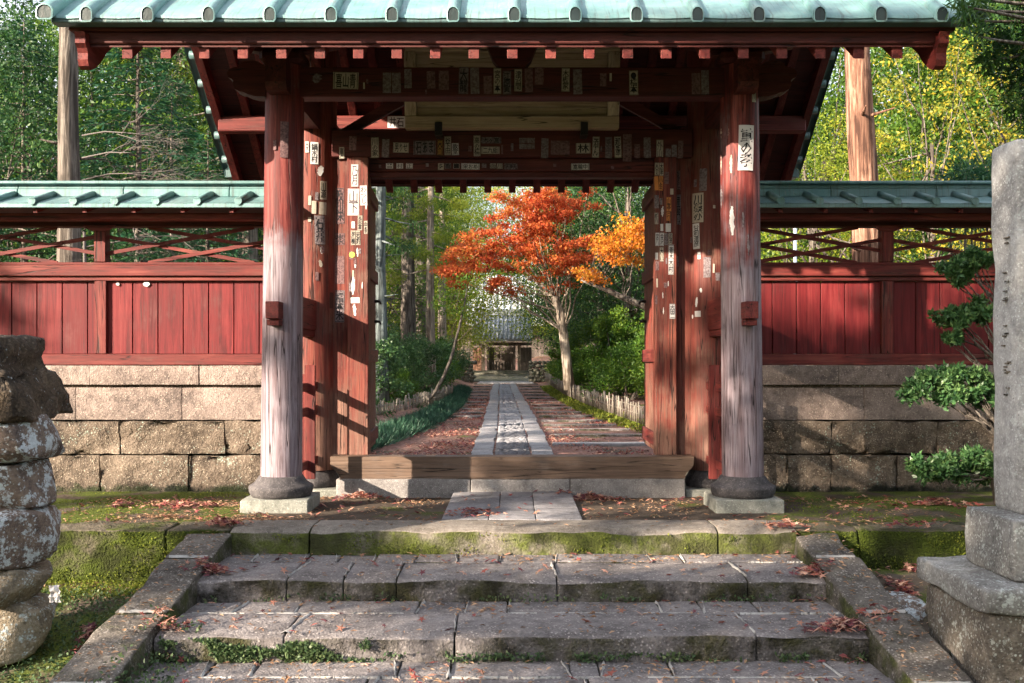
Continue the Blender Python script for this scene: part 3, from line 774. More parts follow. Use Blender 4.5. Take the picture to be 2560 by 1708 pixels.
# name board hung under the roof
board = thing('name_board', 'large blank weathered wooden name board framed and hung inside the gate', 'board', (0, 9.0, 3.16))
def lean(mb):
    mb.v = [(x, y - (z - 3.16) * .16, z) for x, y, z in mb.v]; return mb
x0, x1, z0, z1 = -.935, .935, 3.165, 3.915
yb = 9.18
fr = lean(MB().box(x0, x1, yb - .10, yb, z0, z0 + .105)).part('frame_rail', M['plaque_x'], board)
lean(MB().box(x0, x1, yb - .10, yb, z1 - .105, z1)).part('frame_rail', M['plaque_x'], board)
lean(MB().box(x0, x0 + .10, yb - .097, yb, z0 + .107, z1 - .107)).part('frame_stile', M['plaque_z'], board)
lean(MB().box(x1 - .10, x1, yb - .097, yb, z0 + .107, z1 - .107)).part('frame_stile', M['plaque_z'], board)
for a, b in ((z0 + .107, z0 + .19), (z0 + .195, z0 + .45), (z0 + .455, z1 - .107)):
    lean(MB().box(x0 + .102, x1 - .102, yb - .035, yb - .01, a, b, .003)).part('board_plank', M['plaque_x'], board)
for px in (1097, 1460):
    xx = ax(px, 9.1)
    MB().box(xx - .032, xx + .032, 9.05, 9.078, 3.125, 3.215, .004).box(xx - .032, xx + .032, 9.05, 9.212, 3.10, 3.124, .004).part('iron_bracket', M['iron'], board)

# roof: rafters, boards, eave, copper sheets with rolls
Z_RF, SL_F = 3.222, .66
Z_RR, SL_R = 2.95, .70
Y_E, Y_T, Y_B = 7.17, 9.09, 11.3
def zf(y): return Z_RF + SL_F * (y - Y_E)
def zr(y): return Z_RR + SL_R * (Y_B - y)
ZTOP = zf(Y_T)
deck = MB()
dz = .088
deck.add([(-2.98, 7.15, zf(7.15) + dz), (2.98, 7.15, zf(7.15) + dz), (2.98, Y_T, ZTOP + dz), (-2.98, Y_T, ZTOP + dz), (-2.98, 11.32, zr(11.32) + dz), (2.98, 11.32, zr(11.32) + dz),
          (-2.98, 7.15, zf(7.15) + .16), (2.98, 7.15, zf(7.15) + .16), (2.98, Y_T, ZTOP + .24), (-2.98, Y_T, ZTOP + .24), (-2.98, 11.32, zr(11.32) + .16), (2.98, 11.32, zr(11.32) + .16)],
         [(0, 3, 2, 1), (3, 4, 5, 2), (6, 7, 8, 9), (9, 8, 11, 10), (0, 1, 7, 6), (4, 10, 11, 5), (0, 6, 9, 3), (3, 9, 10, 4), (1, 2, 8, 7), (2, 5, 11, 8)])
roof = deck.part('roof', M['dark_x'], gate)
# rafters (shared meshes)
def rafter_mesh(y0, y1, s, nm):
    mb = MB()
    L = y1 - y0
    mb.box(-.037, .037, 0, L, 0, .085, .004)
    mb.v = [(x, y, z + s * y) for x, y, z in mb.v]
    return mb.mesh(nm, M['red_y'])
rf = rafter_mesh(Y_E, Y_T, SL_F, 'front_rafter'); rr = rafter_mesh(Y_T, Y_B, -SL_R, 'rear_rafter')
for i in range(21):
    x = (i - 10) * .2655 + .003
    put('rafter', rf, (x, Y_E, Z_RF), roof)
    put('rafter', rr, (x, Y_T, zr(Y_T)), roof)
# eave boards
for nm, a, b, y0, y1, w, mt in (('eave_board', 3.316, 3.394, 7.13, 7.22, 2.985, 'dark_x'), ('eave_board', 3.396, 3.444, 7.10, 7.22, 3.03, 'dark_x'), ('drip_edge', 3.414, 3.462, 6.985, 7.095, 3.10, 'copper_edge')):
    MB().box(-w, w, y0, y1, a, b, .006).part(nm, M[mt], roof)
for nm, a, b, y0, y1, w, mt in (('eave_board', 3.038, 3.112, 11.26, 11.345, 2.985, 'dark_x'), ('drip_edge', 3.114, 3.20, 11.26, 11.42, 3.10, 'copper_edge')):
    MB().box(-w, w, y0, y1, a, b, .006).part(nm, M[mt], roof)
# barge boards with a curled toe
for sd in (-1, 1):
    top = [(7.10, zf(7.10) + .19), (Y_T, ZTOP + .14), (11.32, zr(11.32) + .17)]
    bot = [(11.34, zr(11.34) - .09), (10.9, zr(10.9) - .06), (Y_T, ZTOP - .10), (7.62, zf(7.62) - .06), (7.44, 3.34), (7.34, 3.245), (7.24, 3.175), (7.17, 3.145), (7.125, 3.16), (7.108, 3.20), (7.112, 3.245), (7.095, 3.275), (7.065, 3.30), (7.07, 3.34), (7.05, 3.375)]
    poly = top + bot
    a, b = sd * 2.90, sd * 2.97
    bb = MB().prism(poly[::-1] if sd > 0 else poly, 0, min(a, b), max(a, b)).part('barge_board', M['red_y'], roof)
# copper sheets between rolls
RS = .4085
RX = [(i - 7) * RS + .014 for i in range(15)]
edges = [-3.11] + RX + [3.11]
EZ = 3.466
cuts = [0, .36, .86, 1.36, 1.86, 2.40]
def sheet(w, L, s, drip):
    """pan of thin copper, slightly dished, one seam lip at its upper end"""
    mb = MB(); V = []; nx_ = 5
    for j, (y, dz) in enumerate(((0, -.02 if drip else .006), (0.0, .006 if not drip else .0), (L * .5, .004), (L - .01, 0.0))):
        for i in range(nx_):
            t = i / (nx_ - 1)
            V.append((w * t, y, s * y + dz - .010 * math.sin(math.pi * t)))
    F = [(j * nx_ + i, j * nx_ + i + 1, (j + 1) * nx_ + i + 1, (j + 1) * nx_ + i) for j in range(3) for i in range(nx_ - 1)]
    return mb.add(V, F, 0, True)
for side in (0, 1):
    y0 = 6.975 if side == 0 else 11.425
    s = SL_F if side == 0 else SL_R
    ez = EZ if side == 0 else 3.205
    Ltot = Y_T - 6.975 if side == 0 else 11.425 - Y_T
    cache = {}
    for i, (a, b) in enumerate(zip(edges, edges[1:])):
        for j, (c, d) in enumerate(zip(cuts, cuts[1:])):
            d = min(d, Ltot)
            if d - c < .03: continue
            key = (round(b - a, 3), j)
            if key not in cache: cache[key] = sheet(b - a, d - c, s, j == 0).mesh('roof_sheet', M['copper'])
            o = put('roof_sheet', cache[key], (a, y0 + c, ez + s * c + .0015 * j) if side == 0 else (b, y0 - c, ez + s * c + .0015 * j), roof)
            if side: o.rotation_euler = (0, 0, math.pi)
    # rolls
    mb = MB()
    prof = [(-.042, -.03), (-.044, .018), (-.036, .046), (-.018, .062), (0, .066), (.018, .062), (.036, .046), (.044, .018), (.042, -.03)]
    V = []
    for y in (-.03, Ltot - .02):
        for x, z in prof: V.append((x, y, z + s * y))
    n = len(prof)
    mb.add(V, [(i, i + 1, n + i + 1, n + i) for i in range(n - 1)], 0, True)
    ring = [(x * .98, -.032, z + s * -.03) for x, z in prof] + [(x * 1.0, -.032, -.042 + s * -.03) for x, z in ((.030, 0), (0, 0), (-.030, 0))]
    cxr = sum(p[0] for p in ring) / len(ring); czr = sum(p[2] for p in ring) / len(ring)
    inner = [(cxr + (p[0] - cxr) * .84, -.034, czr + (p[2] - czr) * .84) for p in ring]
    core = [(cxr + (p[0] - cxr) * .76, -.027, czr + (p[2] - czr) * .76) for p in ring]
    k = len(ring)
    mb.add(ring + inner + core, [(i, (i + 1) % k, k + (i + 1) % k, k + i) for i in range(k)], 0, False)
    mb.add(inner + core, [(i, (i + 1) % k, k + (i + 1) % k, k + i) for i in range(k)], 1, False)
    mb.add(core, [tuple(range(k))], 1)
    rm = mb.mesh('roof_roll', [M['copper'], M['copper_cap']])
    for x in RX:
        o = put('roof_roll', rm, (x, y0, ez), roof)
        if side: o.rotation_euler = (0, 0, math.pi)
    for sd in (-1, 1):
        o = put('verge_roll', rm, (sd * 3.115, y0 - (.02 if side == 0 else -.02), ez + .01), roof, scale=(1.35, 1, 1.35))
        o.scale = (1.35, 1.0, 1.0)
        if side: o.rotation_euler = (0, 0, math.pi)
    # stubs of the verge tiles seen from the gable end
    stub = MB().tube([(-.02, 0, 0), (.12, 0, -.005)], .040, 10).mesh('verge_stub', M['copper_stub'])
    nst = 8
    for sd in (-1, 1):
        for q in range(nst):
            d = .22 + q * (Ltot - .35) / (nst - 1)
            y = y0 + d if side == 0 else y0 - d
            put('verge_stub', stub, (sd * 3.0 if sd > 0 else -3.10, y, ez + s * d - .06), roof)
MB().box(-3.2, 3.2, Y_T - .12, Y_T + .12, EZ + SL_F * (Y_T - 6.975) - .02, EZ + SL_F * (Y_T - 6.975) + .30, .03).part('roof_ridge', M['copper'], roof)
# boarded gables
for sd in (-1, 1):
    poly = [(8.3, 3.83), (Y_T, 4.29), (10.2, 3.60)]
    poly = [(8.35, 3.81), (Y_T, ZTOP - .22), (10.05, 3.60)]
    MB().prism(poly, 0, sd * 1.70 - .02, sd * 1.70 + .02).part('gable_board', M['red_z'], gate)
# ------------------------------------------------------------------ roofed wooden walls on a stone footing
YW = 9.40
def side_wall(sd, label, xin, posts, xout, board_w, roll_x0, roll_sp, raf_x0, raf_sp, joints):
    w = thing('roofed_wall', label, 'wall', (sd * 3.6, YW + .1, -.1))
    def bx(a, b, *r, **k):
        return MB().box(min(a, b), max(a, b), *r, **k)
    # footing courses
    zs = [(az(1240, YW), az(1139, YW)), (az(1136, YW), az(1053, YW)), (az(1050, YW), az(969, YW)), (az(962, YW), az(914, YW))]
    zs[0] = (-.16, zs[0][1])
    yfront = [YW - .02, YW - .012, YW, YW - .035]
    for c, (z0, z1) in enumerate(zs):
        jx = [xin] + joints[c] + [xout]
        for i, (a, b) in enumerate(zip(jx, jx[1:])):
            a, b = min(a, b), max(a, b)
            low = c < 2
            MB().stone(a + .002, b - .002, yfront[c] + R.uniform(-.006, .006), YW + .34, z0 + .001, z1 - .001, .003 if not low else .006, .085 if not low else .05, .004 if not low else .014, 3.2 if not low else 6, seed=200 + c * 11 + i * 3.3 + sd, chip=.0 if not low else .02).erode(yfront[c], low, z0, z1, c).part('footing_stone', M['tuff_low'] if low else M['tuff'], w)
    bx(xin, xout, YW + .012, YW + .32, az(969, YW), az(962, YW), c=.002).part('footing_joint', M['tuff_low'], w)
    # sill, rails, posts
    bx(xin, xout, YW + .005, YW + .20, az(913, YW), az(885, YW), c=.006).part('sill', M['red_x'], w)
    bx(xin, xout, YW + .0, YW + .19, az(690, YW), az(662, YW), c=.006).part('rail', M['red_x'], w)
    bx(xin, xout, YW + .03, YW + .16, az(661.6, YW), az(655, YW), c=.003).part('rail', M['red_x'], w)
    bx(xin, xout, YW + .03, YW + .15, az(701, YW), az(693, YW), c=.003).part('rail', M['red_x'], w)
    for p in posts:
        bx(p - .053, p + .053, YW + .035, YW + .15, az(884.6, YW), az(701.4, YW), c=.005).part('post', M['red_z'], w)
        bx(p - .052, p + .052, YW + .02, YW + .14, az(654.6, YW), az(568, YW), c=.005).part('post', M['red_z'], w)
        pr = [(p - .15, az(563, YW)), (p - .11, az(572, YW)), (p - .06, az(578, YW)), (p + .06, az(578, YW)), (p + .11, az(572, YW)), (p + .15, az(563, YW))]
        MB().prism(pr, 1, YW + .0, YW + .018).part('bracket', M['red_x'], w)
    # boards
    lim = sorted([xin, xout])
    cuts = sorted([lim[0]] + [q for p in posts for q in (p - .05, p + .05)] + [lim[1]])
    for a, b in zip(cuts[::2], cuts[1::2]):
        if b - a < .08: continue
        ref = b if sd < 0 else a
        n = int((b - a) / board_w) + 1
        for i in range(n):
            u0 = a + i * board_w; u1 = min(a + (i + 1) * board_w, b)
            if u1 - u0 < .02: continue
            off = R.uniform(0, .004)
            bx(u0 + .0035, u1 - .0035, YW + .072 + off, YW + .10 + off, az(884.8, YW), az(702.2, YW), c=.0035).part('board', M['boards'], w)
    bx(xin, xout, YW + .104, YW + .112, az(884.8, YW), az(702.2, YW), c=0).part('backing_board', M['boards'], w)
    # crossed bars
    ps = sorted([xin - sd * .0] + posts + [posts[-1] + sd * abs(posts[-1] - (posts[-2] if len(posts) > 1 else xin))])
    zt, zb = az(566, YW), az(655, YW)
    zmid = (zt + zb) / 2
    for a, b in zip(ps, ps[1:]):
        a2, b2 = a + .052, b - .052
        c = (a2 + b2) / 2; hw = (b2 - a2) / 2
        sl = .178
        for sg in (-1, 1):
            for off in (-.075, .075):
                zc = zmid + off
                # bar z = zc + sg*sl*(x-c), clipped to the opening
                lo, hi = a2, b2
                if sl > 0:
                    t1, t2 = (zb - zc) / (sg * sl) + c, (zt - zc) / (sg * sl) + c
                    lo, hi = max(lo, min(t1, t2)), min(hi, max(t1, t2))
                if hi - lo < .05: continue
                yy = YW + (.07 if sg > 0 else .093)
                wv = .0165
                pl = [(lo, zc + sg * sl * (lo - c) - wv), (hi, zc + sg * sl * (hi - c) - wv), (hi, zc + sg * sl * (hi - c) + wv), (lo, zc + sg * sl * (lo - c) + wv)]
                MB().prism(pl, 1, yy, yy + .022).part('lattice_bar', M['red_x'], w)
    # wall plate, beam, small rafters, roof
    bx(xin, xout, YW + .02, YW + .15, az(566, YW), az(550, YW) + .03, c=.004).part('wall_plate', M['dark_x'], w)
    bx(xin, xout, 9.22, 9.34, az(550, 9.22), az(533, 9.22), c=.006).part('eave_beam', M['red_x'], w)
    ez = az(517, 9.02)
    rs = (az(489, 9.47) - az(506, 9.02)) / .45
    roof = MB()
    xa, xb = min(xin, xout), max(xin, xout)
    roof.prism([(9.03, ez), (9.03, ez + .022), (9.50, ez + .022 + rs * .47), (9.97, ez + .022), (9.97, ez), (9.50, ez + rs * .47 - .02)], 0, xa, xb)
    roof = roof.part('roof', M['dark_x'], w)
    rm = MB().box(-.018, .018, 0, .45, 0, .034, .002)
    rm.v = [(x, y, z + rs * y) for x, y, z in rm.v]
    rm = rm.mesh('small_rafter', M['red_y'])
    k = 0; x = raf_x0
    while xa < x < xb:
        put('rafter', rm, (x, 9.05, az(532, 9.05)), roof); x += sd * raf_sp
    bx(xin, xout, 9.0, 9.03, az(519, 9.0), az(508, 9.0), c=.004).part('drip_edge', M['copper_wall'], roof)
    xs_ = []
    x = roll_x0
    while xa < x < xb: xs_.append(x); x += sd * roll_sp
    jx = sorted([xa] + xs_ + [xb])
    cache = {}
    for a, b in zip(jx, jx[1:]):
        key = round(b - a, 3)
        if key not in cache:
            m_ = MB(); V = []
            for y in (0, .46):
                for i in range(4):
                    t = i / 3; V.append(((b - a) * t, y, rs * y - .006 * math.sin(math.pi * t)))
            m_.add(V, [(i, i + 1, 5 + i, 4 + i) for i in range(3)], 0, True)
            cache[key] = m_.mesh('roof_sheet', M['copper_wall'])
        put('roof_sheet', cache[key], (a, 9.0, az(506.5, 9.0)), roof)
        o = put('roof_sheet', cache[key], (b, 10.0, az(506.5, 9.0)), roof); o.rotation_euler = (0, 0, math.pi)
    rl = MB().tube([(0, 0, 0), (0, .45, rs * .45)], .031, 12)
    rl.tube([(0, -.004, 0), (0, .012, 0)], .034, 12, 0)
    rl = rl.mesh('roof_roll', M['copper_wall'])
    for x in xs_:
        put('roof_roll', rl, (x, 8.99, az(503, 9.0)), roof)
        o = put('roof_roll', rl, (x, 10.01, az(503, 9.0)), roof); o.rotation_euler = (0, 0, math.pi)
    # ridge in short lengths
    zb0 = az(489, 9.47) - .02
    n = int(abs(xb - xa) / .96) + 1
    for i in range(n):
        a, b = xa + i * .96, min(xa + (i + 1) * .96, xb)
        if b - a < .05: continue
        MB().box(a + .002, b - .002, 9.42, 9.58, zb0, zb0 + .075, .006).part('ridge_box', M['copper_wall'], roof)
        MB().box(a + .002, b - .002, 9.435, 9.565, zb0 + .076, zb0 + .112, .004).part('ridge_box', M['copper_wall'], roof)
    bx(xin, xout, 9.39, 9.61, zb0 + .113, zb0 + .142, c=.008).part('ridge_cap', M['copper_wall'], roof)
    return w
def XW(p): return ax(p, YW)
wall_l = side_wall(-1, 'sunlit roofed red board wall behind the stacked rock pillar', -1.93, [-3.735, -5.53], -6.4, .2305, ax(596, 9.0), .357, ax(579, 9.05), .427,
    [[XW(470), XW(248), XW(0), XW(-260)], [XW(562), XW(298), XW(30), XW(-240)], [XW(455), XW(190), XW(-70)], [XW(500), XW(228), XW(-40)]])
wall_r = side_wall(1, 'shaded roofed red board wall behind the cloud pruned shrub', 1.93, [3.408, 4.91], 6.4, .221, ax(1952, 9.0), .336, ax(1952, 9.05), .393,
    [[XW(1970), XW(2080), XW(2245), XW(2510)], [XW(2078), XW(2345), XW(2600)], [XW(2160), XW(2410), XW(2640)], [XW(2093), XW(2340), XW(2600)]])
# torn paper left on the boards
for px, py, s in ((294, 711, .020), (366, 711, .034)):
    x, z = at(px, py, YW + .06)
    pts = [(x + s * .9 * math.cos(t) * R.uniform(.7, 1.1), z + s * .75 * math.sin(t) * R.uniform(.7, 1.1)) for t in [i * .7 for i in range(9)]]
    MB().prism(pts, 1, YW + .058, YW + .064).part('paper_scrap', M['p_white'], wall_l)
# ------------------------------------------------------------------ paper stickers on the gate
def cyl(xc, yc, r): return lambda x: yc - math.sqrt(max(r * r - (x - xc) ** 2, (r * .12) ** 2))
SURF = {  # depth used for placing, front surface y(x), owner
    'FL': (8.03, lambda x: 8.03, fl), 'ML': (9.215, lambda x: 9.215, ml), 'KM': (9.28, lambda x: 9.28, None),
    'JL': (9.20, lambda x: 9.20, None), 'JR': (9.20, lambda x: 9.20, None), 'SL': (9.27, lambda x: 9.27, None), 'SR': (9.27, lambda x: 9.27, None),
    'MPL': (9.16, cyl(-1.78, YM, .204), POST['M', -1]), 'MPR': (9.16, cyl(1.78, YM, .204), POST['M', 1]),
    'FPL': (7.96, cyl(-1.785, YF, .158), POST['F', -1]), 'FPR': (7.96, cyl(1.785, YF, .158), POST['F', 1]),
    'RP': (10.36, lambda x: 10.36, None)}
# surface, x0, y0, x1, y1 (photo), text (rows separated by /), paper, ink
ST = [
 ('FL',833,181,896,223,'喜山青','p_cream','ink'), ('FL',957,182,978,233,'','p_grey',''), ('FL',980,182,1002,233,'','p_grey',''), ('FL',1011,173,1029,221,'','p_grey',''),
 ('FL',1067,178,1088,222,'','p_dim',''), ('FL',1097,177,1122,225,'','p_dim',''), ('FL',1147,168,1171,235,'大/龍','p_grey','ink'), ('FL',1176,170,1198,235,'','p_grey',''), ('FL',1209,190,1230,235,'','p_dim',''),
 ('FL',1234,171,1253,235,'宮/の/本','p_cream','ink'), ('FL',1257,178,1278,236,'江/原/寅','p_grey','ink'), ('FL',1286,173,1305,229,'津/沼/間','p_cream','ink'), ('FL',1312,171,1332,231,'','p_dim',''), ('FL',1337,168,1359,212,'','p_dim',''),
 ('FL',1404,171,1424,229,'木/板/家','p_cream','ink'), ('FL',1433,174,1455,236,'','p_grey',''), ('FL',1500,184,1516,216,'','p_dim',''), ('FL',1573,177,1595,238,'●/橋/本','p_cream','ink'), ('FL',1729,183,1751,236,'','p_dim',''), ('FL',1753,176,1772,236,'','p_grey',''),
 ('ML',848,368,861,397,'富/夫','p_cream','ink'), ('ML',873,341,891,376,'','p_dim',''), ('ML',928,344,947,395,'川/の/家','p_cream','ink'), ('ML',955,348,973,394,'','p_grey',''), ('ML',983,357,1022,382,'男りせ','p_cream','ink'), ('ML',1034,352,1089,387,'石あま','p_grey','ink'),
 ('ML',1093,350,1107,388,'門/人/会','p_brown','ink_gold'), ('ML',1111,341,1128,388,'谷/下/田','p_cream','ink'), ('ML',1129.5,358,1147,388,'歌/堂','p_white','ink'), ('ML',1184,339,1201,391,'高/の/橋','p_cream','ink'), ('ML',1203,343,1253,359,'木ヶ嵩','p_grey','ink'), ('ML',1203,367,1249,385,'二九組','p_cream','ink'),
 ('ML',1298,345,1317,358,'','p_grey',''), ('ML',1318,345,1337,358,'','p_grey',''), ('ML',1298,359.5,1317,373,'','p_grey',''), ('ML',1318,359.5,1337,373,'','p_grey',''), ('ML',1353,346,1371,396,'','p_grey',''), ('ML',1377,352,1424,387,'','p_dim',''), ('ML',1440,358,1476,384,'林','p_cream','ink'),
 ('ML',1481,342,1498,394,'酒/ん','p_cream','ink'), ('ML',1513,343,1530,396,'寺/宝/古','p_grey','ink_soft'), ('ML',1536,342,1553,395,'郡/幸','p_cream','ink'), ('ML',1557,336,1579,404,'','p_dim',''), ('ML',1586,361,1600,396,'','p_dim',''), ('ML',1609,344,1627,395,'','p_grey',''), ('ML',1641,350,1658,399,'外/山','p_cream','ink_soft'), ('ML',1664,372,1677,403,'','p_grey',''), ('ML',1679,362,1692,402,'','p_grey',''), ('ML',1695,352,1708,396,'','p_dim',''),
 ('KM',965,408.5,983,422,'晋','p_white','ink_soft'), ('KM',991,408.5,1008,422,'村','p_white','ink_soft'), ('KM',1015,408.5,1032,422,'正','p_white','ink_soft'), ('KM',1095,408.5,1110,425,'多','p_cream','ink'), ('KM',1112,408.5,1128,422,'重','p_grey','ink'), ('KM',1133,409,1149,422,'一','p_cream','ink'), ('KM',1153,409,1199,424,'栄おめ','p_white','ink'), ('KM',1204,409,1216,420,'','p_grey',''), ('KM',1225,409,1240,421,'由','p_cream','ink'), ('KM',1242,409,1257,422,'川','p_cream','ink'), ('KM',1261,409,1294,424,'天南天','p_grey','ink'), ('KM',1428,409,1473,425,'嵩輪中','p_white','ink'),
 ('MPL',764,355,773,382,'栄','p_white','ink_soft'), ('MPL',777,356,796,411,'鍋/木/村','p_white','ink'), ('MPL',800,452,815,498,'川/源','p_cream','ink'), ('MPL',798,505,814,536,'','p_cream',''), ('MPL',780,503,791,535,'','p_cream',''), ('MPL',787,539,811,611,'石/井','p_grey','ink'),
 ('SL',838,583,862,613,'末/永','p_dim','ink'), ('SL',838,640,861,710,'','p_dim',''), ('SL',838,726,861,806,'橋/本/米','p_grey','ink'), ('SL',840,470,861,560,'及/川/栄','p_dim','ink'), ('MPL',821,730,828,770,'','p_brown',''),
 ('JL',878,411,896,467,'乃/月','p_white','ink_soft'), ('JL',869,472,898,539,'山/下','p_white','ink_soft'), ('JL',900,464,918,514,'わ/つ/し','p_white','ink_soft'), ('JL',894,539,906,576,'長/谷/富','p_cream','ink'), ('JL',910,552,919,585,'中/条','p_cream','ink'), ('JL',877,576,888.5,613,'海/極','p_cream','ink'), ('JL',889.5,576,901,613,'岩/約','p_cream','ink'), ('JL',879,554,887,571,'','p_white',''), ('JL',877,744,899,758,'','p_white',''),
 ('JR',1637,407,1647.5,439,'人/食','p_cream','ink'), ('JR',1648.5,407,1659,440,'太/幸','p_cream','ink'), ('JR',1636,441,1646,476,'','p_orange',''), ('JR',1647,440,1657,477,'小/会','p_orange','ink'), ('JR',1661,430,1672,460,'','p_dim',''), ('JR',1636,488,1647,521,'','p_grey',''), ('JR',1649,496,1656,512,'','p_grey',''), ('JR',1666,493,1678,529,'山/亭','p_orange','ink'), ('JR',1666,531,1675,552,'行','p_orange','ink'), ('JR',1636,532,1646,561,'幡/八','p_cream','ink'), ('JR',1651,560,1658,578,'','p_white',''), ('JR',1664,559,1677,580,'','p_white',''),
 ('JR',1638,582,1648.5,615,'宮/八','p_white','ink_soft'), ('JR',1649.5,582,1660,615,'金/沢','p_white','ink_soft'), ('JR',1661,583,1670,613,'','p_grey',''), ('JR',1671,583,1681,611,'司/茂','p_cream','ink'), ('JR',1649,618,1659,654,'大/八','p_cream','ink'), ('JR',1638,632,1645,649,'','p_white',''), ('JR',1664,645,1668,660,'','p_grey',''), ('JR',1671,612,1684,687,'青/木/木/村','p_white','ink'), ('JR',1674,760,1688,797,'大/田/二','p_white','ink'),
 ('SR',1690,427,1701,475,'花/さ/し','p_dim','ink'), ('MPR',1705,487,1720,562,'','p_dim',''), ('SR',1690,487,1702,562,'黒/門','p_grey','ink'), ('MPR',1722,586,1731,616,'全/町','p_orange','ink'),
 ('MPR',1750,421,1767,477,'','p_grey',''), ('MPR',1738,446,1744,465,'','p_grey',''), ('MPR',1735,481,1759,555,'川/義/亦','p_cream','ink'), ('MPR',1736,557,1750,621,'甘/利/清/彦','p_white','ink'), ('MPR',1717,624,1730,690,'石/井','p_dim','ink'), ('MPR',1746,629,1752,647,'大','p_white','ink_soft'), ('MPR',1759,643,1776,694,'','p_grey',''), ('MPR',1788,682,1799,702,'','p_grey',''), ('MPR',1727,590,1734,604,'','p_grey',''), ('MPR',1740,777,1753,792,'','p_white',''),
 ('FPR',1845,314,1883,427,'重/の/孝','p_white','ink'), ('FPR',1879,195,1890,256,'宮/川','p_cream','ink'), ('FPL',702,305,721,395,'','p_dim',''), ('FPL',684,352,692,376,'','p_dim',''),
 ('RP',969,291,1014,320,'井石','p_white','ink_soft')]
SCRAP = [('FL',772,184,812,208,'p_grey'), ('JL',875,690,890,737,'p_white'), ('JL',880,760,893,790,'p_white'), ('JL',890,620,897,642,'p_white'), ('JL',884,650,892,670,'p_white'), ('JL',912,505,918,524,'p_white'), ('JL',903,705,908,722,'p_white'),
 ('MPL',790,414,812,440,'p_white'), ('MPL',798,616,810,634,'p_white'), ('MPL',794,650,808,668,'p_cream'), ('JR',1650,516,1662,542,'p_white'), ('JR',1656,768,1661,786,'p_white'), ('JR',1668,703,1673,716,'p_white'), ('JR',1655,730,1659,746,'p_white'),
 ('MPR',1725,696,1733,742,'p_white'), ('MPR',1739,743,1748,767,'p_white'), ('MPR',1748,720,1758,731,'p_white'), ('MPR',1733,786,1738,796,'p_white'), ('FPR',1803,303,1830,346,'p_cream'), ('FPR',1808,380,1814,430,'p_cream'), ('FPR',1824,385,1834,432,'p_cream'), ('FPR',1807,455,1815,520,'p_grey'), ('FPR',1822,515,1840,588,'p_white'), ('FPR',1852,530,1861,570,'p_grey'), ('FPR',1863,585,1876,640,'p_grey'), ('ML',1500,365,1506,380,'p_grey'), ('SR',1691,640,1698,668,'p_grey'), ('SL',848,780,853,800,'p_white')]
for sf, a, b, c, d, n in (('JL', 868, 914, 560, 720, 8), ('JR', 1637, 1684, 440, 740, 14), ('MPR', 1718, 1790, 430, 700, 10), ('MPL', 768, 815, 480, 720, 6), ('ML', 870, 1700, 338, 392, 12), ('KM', 945, 1560, 409, 416, 10), ('FL', 790, 1780, 172, 226, 12)):
    for _ in range(n):
        x, y = R.uniform(a, b - 6), R.uniform(c, d); w, h = R.uniform(4, 9), R.uniform(8, 24)
        if sf == 'KM': h = 8
        if sf in ('ML', 'FL'): h = min(h, (404 if sf == 'ML' else 236) - y)
        if any(q[0] == sf and x < q[3] + 1 and x + w > q[1] - 1 and y < q[4] + 1 and y + h > q[2] - 1 for q in ST): continue
        ST.append((sf, x, y, x + w, y + h, '', R.choice(('p_grey', 'p_dim', 'p_dim', 'p_cream')), ''))
# lettering: built-in font, one text per sticker, turned into mesh
txts = []
for i, (sf, x0, y0, x1, y1, tx, pm, im) in enumerate(ST):
    if not tx: txts.append(None); continue
    cu = bpy.data.curves.new('lettering', 'FONT')
    cu.body = tx.replace('/', '\n'); cu.align_x = 'CENTER'; cu.size = 1; cu.space_line = .82; cu.offset = .014; cu.resolution_u = 1; cu.fill_mode = 'FRONT'
    ob = bpy.data.objects.new('lettering', cu); COL.objects.link(ob); txts.append(ob)
bpy.context.view_layer.update()
dg = bpy.context.evaluated_depsgraph_get()
glyph = []
for ob in txts:
    if ob is None: glyph.append(None); continue
    me = bpy.data.meshes.new_from_object(ob.evaluated_get(dg))
    glyph.append(([tuple(v.co) for v in me.vertices], [tuple(p.vertices) for p in me.polygons]))
    bpy.data.meshes.remove(me)
for ob in txts:
    if ob is not None:
        c = ob.data; bpy.data.objects.remove(ob); bpy.data.curves.remove(c)
for i, (sf, x0, y0, x1, y1, tx, pm, im) in enumerate(ST):
    D, fy, own = SURF[sf]
    X0, Z1 = at(x0, y0, D); X1, Z0 = at(x1, y1, D)
    mb = MB(); n = 6 if sf[1] == 'P' else 1
    tilt = R.uniform(-.03, .03); xc, zc = (X0 + X1) / 2, (Z0 + Z1) / 2
    def pl(u, v, e):
        x = X0 + (X1 - X0) * u; z = Z0 + (Z1 - Z0) * v
        x, z = xc + (x - xc) - (z - zc) * tilt, zc + (z - zc) + (x - xc) * tilt
        return (x, fy(x) - e, z)
    V = [pl(k / n, v, .0022) for v in (0, 1) for k in range(n + 1)]
    mb.add(V, [(k, k + 1, n + 2 + k, n + 1 + k) for k in range(n)])
    V = [pl(k / n, v, .0002) for v in (0, 1) for k in range(n + 1)]
    if glyph[i] and glyph[i][0]:
        gv, gf = glyph[i]
        gx = [p[0] for p in gv]; gy = [p[1] for p in gv]
        a, b, c, d = min(gx), max(gx), min(gy), max(gy)
        px, py = .10, .07
        mb.add([pl(px + (1 - 2 * px) * (p[0] - a) / max(b - a, 1e-6), py + (1 - 2 * py) * (p[1] - c) / max(d - c, 1e-6), .0036) for p in gv], gf, 1)
        # printed border
        for (u0, v0, u1, v1) in ((.03, .015, .055, .985), (.945, .015, .97, .985), (.03, .015, .97, .03), (.03, .97, .97, .985)):
            if sf[1] != 'P': mb.add([pl(u0, v0, .003), pl(u1, v0, .003), pl(u1, v1, .003), pl(u0, v1, .003)], [(0, 1, 2, 3)], 1)
    mb.part('paper_sticker', [M[pm], M[im or 'ink_soft']], own or gate)
